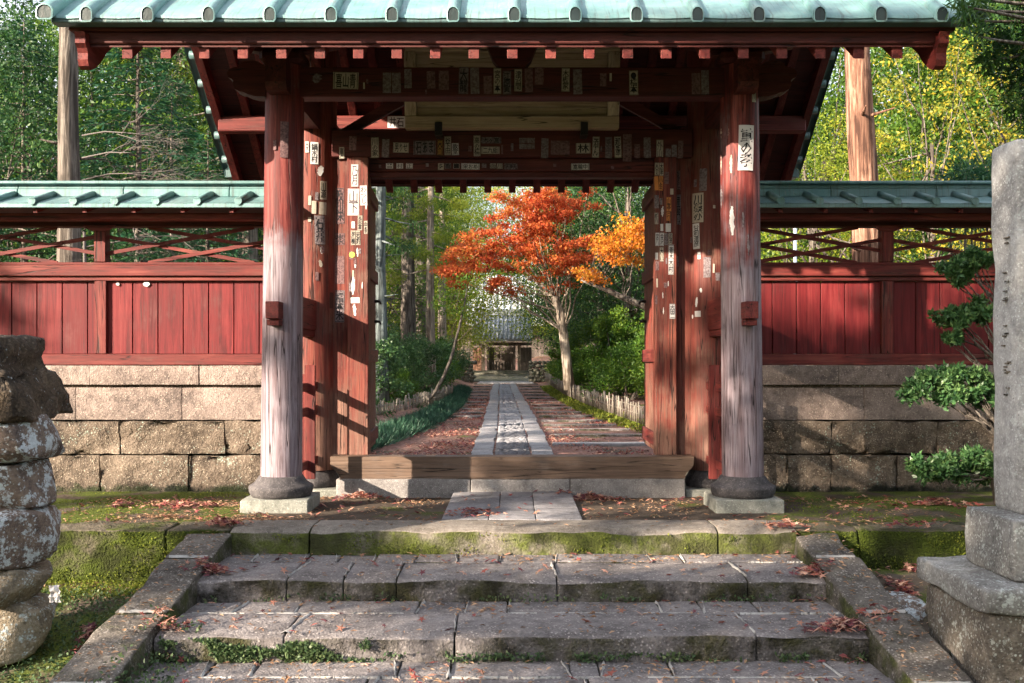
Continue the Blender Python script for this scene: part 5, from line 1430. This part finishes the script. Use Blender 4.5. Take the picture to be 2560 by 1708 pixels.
# bare grey twigs in front of the conifers
bt = MB(); rr = random.Random(5)
def twig(p, d, ln, r, depth):
    q = p + d * ln
    bt.tube([tuple(p), tuple(p.lerp(q, .5) + Vector((rr.uniform(-.05, .05), rr.uniform(-.05, .05), rr.uniform(0, .06))) * ln), tuple(q)], [r, r * .8, r * .55], 5, caps=False)
    if depth:
        for i in range(3 if depth > 1 else 4):
            dd = (d + Vector((rr.gauss(0, .5), rr.gauss(0, .5), rr.gauss(0, .38)))).normalized()
            twig(p.lerp(q, rr.uniform(.45, 1)), dd, ln * rr.uniform(.5, .8), r * .55, depth - 1)
bx_, bz_ = at(195, 470, 13.0)
twig(Vector((0, 0, 0)), Vector((.03, 0, 1)), 2.6, .035, 0)
for i in range(6):
    twig(Vector((.05, 0, 2.4 + i * .28)), Vector((.95, rr.uniform(-.5, .3), .22 - i * .05)).normalized(), .75, .011, 4)
t = thing('bare_tree', 'small leafless grey tree with fine twigs beside the cedar trunk', 'tree', (bx_, 13.0, gz(bx_, 13)))
put('trunk', bt.mesh('bare_twigs', M['twig']), t.location, t)

# --- behind the right wall
PROTO['redcedar'] = cedar(13, 6.2, .215, 5000, M['lf_mid'], M['bark_cedar'], 31, rad=1.6, lean=-.65)
tpx('redcedar', 'cedar_tree', 'big leaning red barked cedar trunk behind the shaded wall', 'tree', 2192, 13.6, rot=0)
GR = 'trees behind the shaded wall'
for px, D, k, s in ((2330, 18.5, 'yellow', .95), (2540, 16, 'yellow', .85)):
    tpx(k, 'yellow_tree', 'autumn yellow tree next to the leaning cedar trunk' if px < 2500 else 'autumn yellow tree rising directly behind the monument', 'tree', px, D, s=s)
for px, D, k, s in ((2030, 19, 'ygreen', .72), (2250, 25, 'mid', 1.1), (2440, 24, 'mid', 1.15), (2400, 19, 'dark', .55), (1990, 27, 'mid', 1.0), (2120, 32, 'mid', 1.05), (2600, 24, 'mid', 1.2), (2350, 36, 'ygreen', 1.25), (1900, 30, 'dark', 1.0), (2540, 34, 'ygreen', 1.4), (2200, 42, 'light', 1.3), (2060, 24, 'mid', 1.1), (2320, 28, 'dark', 1.25), (2480, 29, 'mid', 1.35), (2160, 20, 'ygreen', .7), (2420, 42, 'mid', 1.5), (2280, 33, 'mid', 1.4), (1960, 40, 'mid', 1.3), (2700, 30, 'dark', 1.3)):
    tpx(k, 'forest_tree', {'dark': 'dark evergreen broadleaf tree in the wood behind the shaded wall', 'mid': 'mid green broadleaf tree in the wood behind the shaded wall', 'light': 'tall yellow green broadleaf tree far behind the shaded wall', 'ygreen': 'loose small leaved yellow green tree in the wood behind the shaded wall'}[k], 'tree', px, D, GR + ', ' + k, s=s)
px_ = MB().tube([(0, 0, 0), (0, 0, 3.4)], .028, 8)
xx = ax(1988, 15.5)
po = put('metal_pole', px_.mesh('metal_pole', M['pole']), (xx, 15.5, gz(xx, 15.5))); tag(po, 'thin grey blue metal pole seen through the bars of the shaded wall', 'pole')

# --- beyond the gate
GP = 'tall cedars left of the path'
for px, D, k, s in ((1020, 36, 'cedar2', 1.05), (1052, 43, 'cedar2', 1.0), (1076, 34, 'cedar', .72), (990, 48, 'cedar2', 1.2), (1105, 52, 'cedar', 1.0)):
    tpx(k, 'cedar_tree', {'cedar': 'pale barked tall cedar among the wood left of the path', 'cedar2': 'grey barked tall cedar among the wood left of the path'}[k], 'tree', px, D, GP + ', ' + k, s=s)
PROTO['bluetrunk'] = cedar(12, 4.4, .21, 6000, M['lf_dark'], M['bark_blue'], 41, rad=1.6)
tpx('bluetrunk', 'cedar_tree', 'bluish lichened trunk close beyond the open gate', 'tree', 951, 24.0, s=.8)
GB = 'dark shrubs left of the path'
for x, D, s in ((-3.5, 16.5, .8), (-3.4, 20, .95), (-3.2, 24, 1.0), (-2.95, 27.5, .95), (-2.9, 31, 1.1), (-2.8, 36, 1.1), (-2.7, 43, 1.2), (-4.6, 28, 1.3), (-4.4, 34, 1.4)):
    tree('bush', 'shrub', 'dark evergreen shrub under the cedars left of the path', 'shrub', x, D, GB, s=s, part_names=('stem', 'foliage'))
for x, D, s in ((-2.75, 25.5, .5), (-3.0, 39.5, 1.2)):
    tree('bush_l', 'shrub', 'brighter green shrub among the dark ones left of the path', 'shrub', x, D, 'bright shrubs left of the path', s=s, part_names=('stem', 'foliage'))
# curved thin trunk leaning over the border
mb = MB(); pts = []
for px, py in ((1060, 1012), (1085, 985), (1110, 940), (1128, 895), (1140, 850), (1152, 800), (1162, 755), (1168, 720)):
    x, z = at(px, py, 23.5); pts.append((x, 23.5, z))
b0 = pts[0]
mb.tube(pts, [.045, .042, .040, .036, .032, .027, .02, .012], 8)
lt = thing('leaning_tree', 'thin curved trunk leaning from the border towards the path', 'tree', b0)
o = put('trunk', mb.mesh('leaning_trunk', M['bark_grey'], b0), b0, lt)
C = [(at(px, py, 23.5)[0] - b0[0], R.uniform(-.5, .5), at(px, py, 23.5)[1] - b0[2]) for px, py in ((1120, 740), (1160, 700), (1095, 760), (1180, 740), (1150, 780))]
P, d = clumps(C, [.32] * 5, 500, .6, .6)
put('crown', leaf_mesh('crown', P, .08, .035, M['lf_mid'], bias=d * .5), b0, lt)

# maple
def special(name, label, cat, D, ell, dd, n, L, W, mt, mbk, trunkpts, radii, squash=.6, per=5, seed=1):
    rr = random.Random(seed); C, Rd = [], []
    for (px, py, rx, ry, k) in ell:
        for i in range(k):
            a = rr.uniform(0, 6.28); q = math.sqrt(rr.random())
            x, z = at(px + math.cos(a) * rx * q, py + math.sin(a) * ry * q, D)
            C.append((x, D + rr.uniform(-dd, dd), z)); Rd.append(rr.uniform(.18, .46))
    P, d = clumps(C, Rd, n, .38, .8)
    tp = [(at(px, py, D)[0], D + dy, at(px, py, D)[1]) for px, py, dy in trunkpts]
    b = tp[0]
    t = thing(name, label, cat, b)
    tb = MB().tube(tp, radii, 12)
    for i, c in enumerate(C):
        if i % 5: continue
        j = len(tp) - 1 - (i // 5) % 3
        tb.tube(wob(tp[j], c, 5, .3, seed + i), [radii[j] * .17 * (1 - .85 * k / 5) + .003 for k in range(6)], 5, caps=False)
    put('trunk', tb.mesh('trunk', mbk, b), b, t)
    put('crown', leaf_mesh('crown', P - np.array(b), L, W, mt, bias=d * .4 + np.array([0, 0, -.35]), flat=.6), b, t)
    return t
special('maple_tree', 'red orange maple in autumn leaf arching over the path', 'tree', 28.0,
        [(1310, 545, 125, 62, 40), (1205, 632, 88, 45, 24), (1390, 515, 105, 40, 24), (1155, 680, 45, 28, 12), (1345, 630, 105, 50, 24), (1440, 600, 70, 65, 16), (1260, 705, 55, 22, 6), (1410, 695, 75, 38, 12)], 1.6, 25000, .078, .058, M['lf_maple'], M['bark_pale'],
        [(1424, 975, 0), (1416, 900, 0), (1408, 830, 0), (1400, 780, 0), (1385, 740, 0)], [.155, .135, .125, .115, .085], seed=4)
special('maple_tree', 'golden yellow and orange maple leaning in from beside the evergreen hedge', 'tree', 23.0,
        [(1530, 620, 45, 40, 16), (1565, 600, 40, 50, 16), (1480, 700, 55, 35, 8), (1610, 600, 40, 60, 12)], 1.0, 4300, .07, .05, M['lf_gold'], M['bark_grey'],
        [(1680, 1010, 0), (1665, 860, 0), (1620, 770, 0), (1560, 745, 0), (1500, 718, 0), (1450, 700, 0)], [.12, .11, .09, .075, .05, .02], seed=9)
# evergreens right of the path
GE = 'evergreen shrubs right of the path'
for x, D, s, k in ((3.5, 18.5, 1.0, 'bush_t'), (3.15, 21.5, .95, 'bush_t'), (2.75, 24.5, .95, 'bush_l'), (2.75, 27, 1.0, 'bush_t'), (2.55, 30, .95, 'bush_t'), (3.9, 25.5, 1.15, 'bush_t'), (2.45, 33.5, .95, 'bush_l'), (3.6, 31, 1.15, 'bush_t'), (2.4, 38, 1.0, 'bush_t'), (2.3, 43, 1.0, 'bush_l'), (2.3, 48, 1.0, 'bush_t')):
    tree(k, 'shrub', 'dense dark evergreen shrub behind the bamboo fence right of the path' if k == 'bush_t' else 'lighter green leafy shrub behind the bamboo fence right of the path', 'shrub', x, D, GE + ', ' + k, s=s, part_names=('stem', 'foliage'))
for px, D, s in ((1570, 30, 1.0), (1500, 36, 1.05), (1640, 36, 1.2), (1440, 46, 1.0), (1560, 50, 1.3)):
    tpx('dark', 'forest_tree', 'dark evergreen tree rising behind the maples right of the path', 'tree', px, D, 'dark trees right of the path', s=s)
for px, D, k, s in ((930, 40, 'mid', 1.1), (1000, 56, 'light', 1.5), (1070, 62, 'light', 1.5), (1130, 58, 'light', 1.15), (930, 84, 'light', 1.6), (1470, 90, 'mid', 1.7), (1400, 66, 'mid', 1.4), (1480, 62, 'light', 1.5), (1250, 118, 'light', 2.4), (1120, 110, 'mid', 2.3), (1380, 115, 'light', 2.4), (860, 92, 'light', 2.2), (1540, 85, 'mid', 2.2), (960, 58, 'mid', 1.4), (1040, 60, 'light', 1.6), (1110, 64, 'light', 1.5), (1075, 66, 'light', 1.2), (1455, 70, 'light', 1.25), (1420, 52, 'light', 1.3), (900, 46, 'light', 1.4), (940, 62, 'mid', 1.7), (1620, 66, 'light', 1.8)):
    tpx(k, 'forest_tree', 'mid green tree in the wood around the far gatehouse' if k == 'mid' else 'sunlit yellow green tree in the wood around the far gatehouse', 'tree', px, D, 'trees around the far gatehouse, ' + k, s=s)
# wood on the rising ground all round, one mass; behind the viewer it is added to cut sky fill
n = 60000
ang = rng.uniform(-math.pi, math.pi, n); rad_ = np.where(np.abs(ang) > 1.2, rng.uniform(40, 75, n), rng.uniform(105, 150, n))
P = np.stack([np.sin(ang) * rad_, np.cos(ang) * rad_, rng.uniform(0, 1, n) ** .8 * (13 + 5 * np.sin(ang * 13) + 3 * np.sin(ang * 37)) * np.where(np.abs(ang) > 1.2, .38, 1.0)], 1)
dw = put('distant_wood', leaf_mesh('distant_wood', P, 1.5, .8, M['lf_mid']), kind='stuff')

# --- trees outside, before the steps: they throw the dappled shade
def shade_tree(px, py, pz, kind, s, label):
    t = tree(kind, 'forest_tree', label, 'tree', px, py, group='trees in the unseen grove outside' if kind in ('dark', 'mid') else None, s=s, z=-.62)
PROTO['shade'] = broad(9.5, 3.0, 3.4, 38, 6200, .20, .10, M['lf_mid'], M['bark_grey'], 61, r0=.2, squash=.55, dens=.6, cr=.17)
PROTO['sparse'] = broad(9.5, 3.0, 3.4, 20, 3600, .20, .10, M['lf_mid'], M['bark_grey'], 63, r0=.2, squash=.55, dens=.6, cr=.16)
for x, y, s, k, lb in ((-9.5, -2.4, 1.0, 'shade', 'spreading tree by the foot of the steps on the rock pillar side'), (-14.8, -6.6, 1.2, 'shade', 'larger spreading tree well back from the foot of the steps'), (-19.3, .4, 1.15, 'sparse', 'thinly leaved tree farthest along the sunlit wall side')):
    shade_tree(x, y, 0, k, s, lb)
for x, y, s, k in ((-6, -16, 1.3, 'dark'), (0, -18, 1.4, 'mid'), (6, -15, 1.3, 'dark'), (12, -10, 1.3, 'mid'), (14, -2, 1.3, 'dark'), (15, 6, 1.2, 'mid'), (-3, -24, 1.6, 'dark'), (9, -24, 1.6, 'dark')):  # unseen rest of the wood, added to hold back sky light from behind
    shade_tree(x, y, 0, k, s, 'dark evergreen tree in the unseen grove behind the foot of the steps' if k == 'dark' else 'mid green tree in the unseen grove behind the foot of the steps')

# --- cloud pruned shrub before the right wall
DS = 8.25
sx, sz = at(2505, 1235, DS)
sb = thing('cloud_pruned_shrub', 'cloud pruned evergreen shrub with leafy pads against the shaded red wall', 'shrub', (sx, DS, 0))
trunk = MB()
trunk.tube([(sx, DS, -.05), (sx - .05, DS, .3), (sx + .03, DS, .7), (sx - .02, DS, 1.1), (sx + .02, DS, 1.6), (sx, DS, 2.1)], [.06, .055, .05, .042, .033, .02], 9)
pads = [(2385, 685, 62, 42, 3), (2440, 660, 50, 45, 3), (2400, 795, 75, 38, 3), (2455, 780, 40, 42, 2), (2385, 848, 36, 18, 2), (2320, 975, 85, 55, 4), (2400, 960, 75, 52, 4), (2465, 985, 50, 62, 3), (2340, 1165, 72, 52, 4), (2420, 1170, 75, 60, 4), (2480, 1190, 40, 60, 3)]
for px, py, rx, ry, k in pads:
    x, z = at(px, py, DS); a, b = rx * DS / FPX, ry * DS / FPX
    C = []; 
    for i in range(k * 5):
        t = R.uniform(0, 6.28); q = math.sqrt(R.random()) * .8
        C.append((x + a * q * math.cos(t), DS + R.uniform(-.14, .14), z + b * q * math.sin(t) * .75 + .01))
    P, d = clumps(C, [min(a, b) * R.uniform(.22, .5) for _ in C], int(560 * k), .8, .7)
    me = leaf_mesh('foliage', P - np.array([x, DS, z]), .046, .023, M['lf_azalea'], bias=d * .6 + np.array([0, -.1, .5]))
    put('leaf_pad', me, (x, DS, z), sb)
    s0 = Vector((sx, DS, max(.2, z - .28 - .1)))
    for i in range(0, len(C), 3):
        trunk.tube(wob(s0, (C[i][0], C[i][1], C[i][2] - .02), 5, .10, i + px), [.012, .010, .008, .006, .004, .002], 5, caps=False)
trunk.part('trunk', M['bark_grey'], sb)

# --- branches hanging in at the top right
ob = thing('podocarpus_tree', 'dark narrow leaved evergreen overhanging the roof end above the monument', 'tree', (4.3, 7.6, 0))
tb = MB().tube([(4.3, 7.6, -.1), (4.25, 7.6, 1.5), (4.3, 7.6, 3), (4.15, 7.6, 5)], [.13, .11, .10, .06], 10)
C, Rd = [], []
for px, py, r in ((2440, 25, 34), (2405, 15, 30), (2430, -10, 34), (2490, 60, 45), (2540, 20, 55), (2440, 90, 26), (2520, 130, 55), (2560, 190, 60), (2475, 150, 35), (2590, 90, 70), (2540, 250, 40), (2610, 280, 60), (2500, -60, 60), (2600, -80, 80), (2400, -20, 30), (2420, 50, 22), (2650, 180, 80), (2585, 330, 35)):
    D = (7.5 if px > 2450 else 6.7) + R.uniform(-.3, .3)
    x, z = at(px, py, D); C.append((x, D, z)); Rd.append(r * D / FPX * 1.15)
P, d = clumps(C, Rd, 5200, .85, .5)
for i, c in enumerate(C): tb.tube(wob((4.25, 7.6, min(4.6, max(2.2, c[2] + .2))), c, 5, .15, i), [.03, .025, .02, .014, .01, .004], 5, caps=False)
tb.part('trunk', M['bark_grey'], ob)
put('crown', leaf_mesh('crown', P - np.array([4.3, 7.6, 0]), .085, .016, M['lf_dark'], bias=d * .7 + np.array([0, 0, -.15])), (4.3, 7.6, 0), ob)
# low dark needled sprig over the wall roof by the monument
t = thing('conifer_tree', 'low blue green needled bush showing over the shaded wall beside the monument', 'bush', (ax(2430, 11.5), 11.5, 0))
C = [(at(px, py, 11.5)[0], 11.5 + R.uniform(-.2, .2), at(px, py, 11.5)[1]) for px, py in ((2400, 445), (2440, 430), (2480, 440), (2380, 470), (2430, 480), (2500, 470), (2460, 520), (2400, 540))]
P, d = clumps(C, [.22] * 8, 1500, .7, .6)
put('foliage', leaf_mesh('foliage', P - np.array(t.location), .13, .018, M['lf_conifer'], bias=d * 1.2), t.location, t)
mb = MB()
for c in C: mb.tube(wob((t.location.x, 11.5, 0), c, 5, .1, c[0]), [.03, .025, .02, .015, .01, .005], 5, caps=False)
mb.part('stem', M['bark_grey'], t)
# ------------------------------------------------------------------ fallen leaves, moss, border grass
def sz(x, y):
    """top of whatever lies at x, y in front of and on the platform"""
    if y >= 7.0:
        if abs(x) < .5 and 7.44 < y < 8.98: return .008
        if y < 7.36: return .012
        return gz(x, y) + .002
    if abs(x) < 1.88:
        for yf, yj, yb, zt, *_ in treads:
            if y >= yf: return zt + .003
        return -.60
    if abs(x) < 2.19: return -(7 - y) * .172 - .008
    return gz(x, y)
def flat_leaves(name, pts, size, mat, star=True, tilt=.35, label=None, wratio=.85):
    mb = MB(); 
    for (x, y, z) in pts:
        a = R.uniform(0, 6.28); s = size * R.uniform(.6, 1.3)
        ux = Vector((math.cos(a), math.sin(a), R.uniform(-tilt, tilt))); uy = Vector((-math.sin(a), math.cos(a), R.uniform(-tilt, tilt)))
        c = Vector((x, y, z + .004 + abs(ux.z) * s * .35))
        if star:
            k = 10; V = [tuple(c + Vector((0, 0, .1 * s)))]
            for i in range(k):
                r = s * (.5 if i % 2 == 0 else .20) * (1.15 if i in (0, 2, 8) else .9)
                t = 2 * math.pi * i / k
                V.append(tuple(c + ux * (r * math.cos(t)) + uy * (r * math.sin(t) * wratio)))
            mb.add(V, [(0, 1 + i, 1 + (i + 1) % k) for i in range(k)])
        else:
            w = s * R.uniform(.10, .22); up = Vector((0, 0, .12 * s))
            V = [c - ux * s * .5, c + uy * w + up, c + ux * s * .5, c - uy * w + up]
            mb.add([tuple(v) for v in V], [(0, 1, 2, 3)])
    o = put(name, mb.mesh(name, mat), kind='stuff')
    return o
def px_ground(px, py, zz):
    D = (EYE - zz) * FPX / (py - HY); return ax(px, D), D
def scatter(n, x0, x1, y0, y1, fn=lambda x, y: 1.0):
    out = []
    while len(out) < n:
        x, y = R.uniform(x0, x1), R.uniform(y0, y1)
        if R.random() < fn(x, y): out.append((x, y, sz(x, y)))
    return out
def pile(px, py, z0, rx, ry, n, h=.03):
    cx_, cy_ = px_ground(px, py, z0); out = []
    for i in range(n):
        a, q = R.uniform(0, 6.28), abs(R.gauss(0, .5))
        x, y = cx_ + math.cos(a) * q * rx, cy_ + math.sin(a) * q * ry
        out.append((x, y, sz(x, y) + h * max(0, 1 - q) * R.random()))
    return out
pa = lambda x, y: .15 + .85 * max(0, noise.noise(Vector((x * 1.3, y * 1.6, 2))) * 1.8)
needles = scatter(2100, -3.4, 3.6, 7.05, 9.0, lambda x, y: pa(x, y) * (1 if abs(x) > .55 else .12) * (1.0 if x < -.6 else .55))
for (px, py, rx, ry, n) in ((480, 1260, .5, .22, 500), (640, 1300, .55, .10, 420), (420, 1290, .5, .25, 260)): needles += pile(px, py, 0, rx, ry, n, .008)
for yf, yj, yb, zt, *_ in treads[:3]:
    needles += scatter(300, -1.86, 1.86, yj - .12, yb - .02, lambda x, y: .25 + .75 * max(0, noise.noise(Vector((x * 2.1, y * 3, zt * 40))) * 2))
    needles += scatter(60, -1.86, 1.86, yf + .02, yj)
needles += scatter(160, -2.17, -1.9, 4.9, 7.0) + scatter(160, 1.9, 2.17, 4.9, 7.0)
needles += scatter(380, -3.2, -2.2, 6.55, 7.0) + scatter(200, 2.2, 3.2, 5.8, 7.0)
flat_leaves('fallen_needles', needles, .038, M['lf_needle'], star=False, tilt=.3)
lv = scatter(300, -3.4, 3.6, 7.4, 9.0, lambda x, y: 1 if abs(x) > .55 else .25)
for yf, yj, yb, zt, *_ in treads[:3]: lv += scatter(55, -1.86, 1.86, yf + .03, yb - .02)
P_ = [(560, 1378, -.162, .16, .10, 70), (530, 1492, -.306, .16, .14, 120), (545, 1372, -.162, .1, .07, 30), (1965, 1385, -.162, .17, .08, 70), (2035, 1495, -.306, .17, .14, 120), (2105, 1640, -.446, .30, .16, 170), (420, 1640, -.446, .18, .16, 60), (1475, 1248, -.04, .28, .10, 200), (905, 1243, -.04, .25, .05, 120), (1180, 1290, 0, .3, .18, 60), (2260, 1545, -.45, .10, .35, 110), (2340, 1270, -.02, .35, .12, 110), (470, 1265, 0, .4, .2, 120), (225, 1625, -.55, .10, .25, 60), (2290, 1430, -.28, .3, .1, 50), (300, 1265, 0, .2, .15, 30)]
for px, py, z0, rx, ry, n in P_: lv += pile(px, py, z0, rx, ry, n, .05)
flat_leaves('fallen_leaves', lv, .055, M['lf_fallen'], tilt=.55)
# litter beyond the gate
lit = []
while len(lit) < 7500:
    y = 9.7 + 22 * R.random() ** 1.5; x = R.uniform(-2.3, 2.3)
    if abs(x - pc(y)) < .49 and R.random() > .04: continue
    if x < -edge_l(y) or x > edge_r(y): continue
    if noise.noise(Vector((x * .9, y * .7, 3))) + (.45 if x < 0 else .15) < R.random() * .7: continue
    lit.append((x, y, gz(x, y) + .01))
flat_leaves('leaf_litter', lit, .06, M['lf_fallen'], star=False, tilt=.6)

# moss and creeping plants: on the steps' risers, at the wall foot, in the side beds
def tufts(name, pts, L, W, mat, up=.6):
    P = np.array(pts); b = np.tile(np.array([0, -.2, up]), (len(P), 1))
    put(name, leaf_mesh(name, P, L, W, mat, bias=b, spread=.8), kind='stuff')
cov = []
def riser(yf, zt, zb, x0, x1, n, zlo=0, zhi=1, thr=.1):
    k = 0
    while k < n:
        x = R.uniform(x0, x1); t = R.uniform(zlo, zhi); 
        if noise.noise(Vector((x * 5, t * 2, zt * 30))) < thr - (1 - t) * .25: k += .2; continue
        cov.append((x, yf - .03 + R.uniform(-.02, .012), zb + (zt - zb) * t)); k += 1
riser(5.52, -.306, -.446, -1.86, -.75, 2200, 0, .85, .0)
riser(5.52, -.306, -.446, -.75, 1.86, 800, 0, .3, .2)
riser(6.27, -.162, -.306, -1.86, 1.86, 350, 0, .3, .25)
for i in range(5200):
    y = R.uniform(4.6, 6.75); x = -R.uniform(2.16, 3.3)
    cov.append((x, y, gz(x, y) + abs(R.gauss(0, .02))))
for i in range(1500):
    y = R.uniform(4.6, 6.5); x = -R.uniform(1.66, 1.9)
    if R.random() < .6 and y < 5.6: cov.append((x, y, sz(x, y) + abs(R.gauss(0, .025)) + .05 * max(0, (abs(x) - 1.72) / .18)))
for i in range(900):
    y = R.uniform(4.3, 6.2); x = R.uniform(2.16, 2.3); cov.append((x, y, gz(x, y) + abs(R.gauss(0, .02))))
tufts('creeping_plants', cov, .024, .015, M['lf_cover'])
ms = []
for i in range(5200):
    x = R.choice((-1, 1)) * R.uniform(2.1, 4.2); y = R.uniform(7.4, 9.35)
    if noise.noise(Vector((x * 1.4, y * 1.4, 8))) > (-.15 if x < -2.6 else .12): ms.append((x, y, gz(x, y)))
for i in range(2600):
    x = -R.uniform(2.15, 3.5); y = R.uniform(6.6, 7.03); ms.append((x, y, gz(x, y) + .01))
k = 0
while k < 9000:
    x, z = R.uniform(-4.2, 3.9), R.uniform(-.43, -.02)
    if -2.2 < x < 2.15:
        if z < -.17 or abs(x) > 1.85: continue
        y, thr = 6.975, .18
    else: y, thr = 7.015, -.12
    k += 1
    if noise.noise(Vector((x * 2.2, z * 3.5, 12))) + .5 * noise.noise(Vector((x * 8, z * 8, 2))) > thr: ms.append((x, y - R.uniform(-.004, .012), z))
tufts('moss_cushions', ms, .017, .010, M['lf_moss'], .9)
# dark grass border
gr = []
while len(gr) < 15000:
    y = 12.2 + 26 * R.random() ** 1.3; w = R.uniform(0, .5); x = -edge_l(y) + .06 - w
    gr.append((x, y, gz(x, y)))
P = np.array(gr); b = rng.normal(size=(len(P), 3)) * .5; b[:, 2] = .9
h_ = np.array([.10 * math.sin(math.pi * min(1, max(0.05, (-edge_l(p[1]) + .06 - p[0]) / .5))) for p in gr])
P[:, 2] += h_ * rng.uniform(0, 1, len(P)) + .01
put('grass_border', leaf_mesh('grass_border', P, .17, .014, M['lf_hedge'], bias=b, spread=.5), kind='stuff')
# mossy bank on the right of the walk
bk = []
for i in range(9000):
    y = 13 + 28 * R.random() ** 1.3; x = edge_r(y) + R.uniform(-.05, .35); bk.append((x, y, gz(x, y) + R.uniform(0, .10)))
tufts('mossy_bank', bk, .06, .03, M['lf_moss'], .5)
# undergrowth left of the fence
ug = []
for i in range(7000):
    y = 14 + 24 * R.random(); x = -edge_l(y) - .55 - 3.5 * R.random(); 
    if noise.noise(Vector((x * .8, y * .8, 4))) > -.1: ug.append((x, y, gz(x, y)))
tufts('undergrowth', ug, .13, .035, M['lf_dark'], .6)
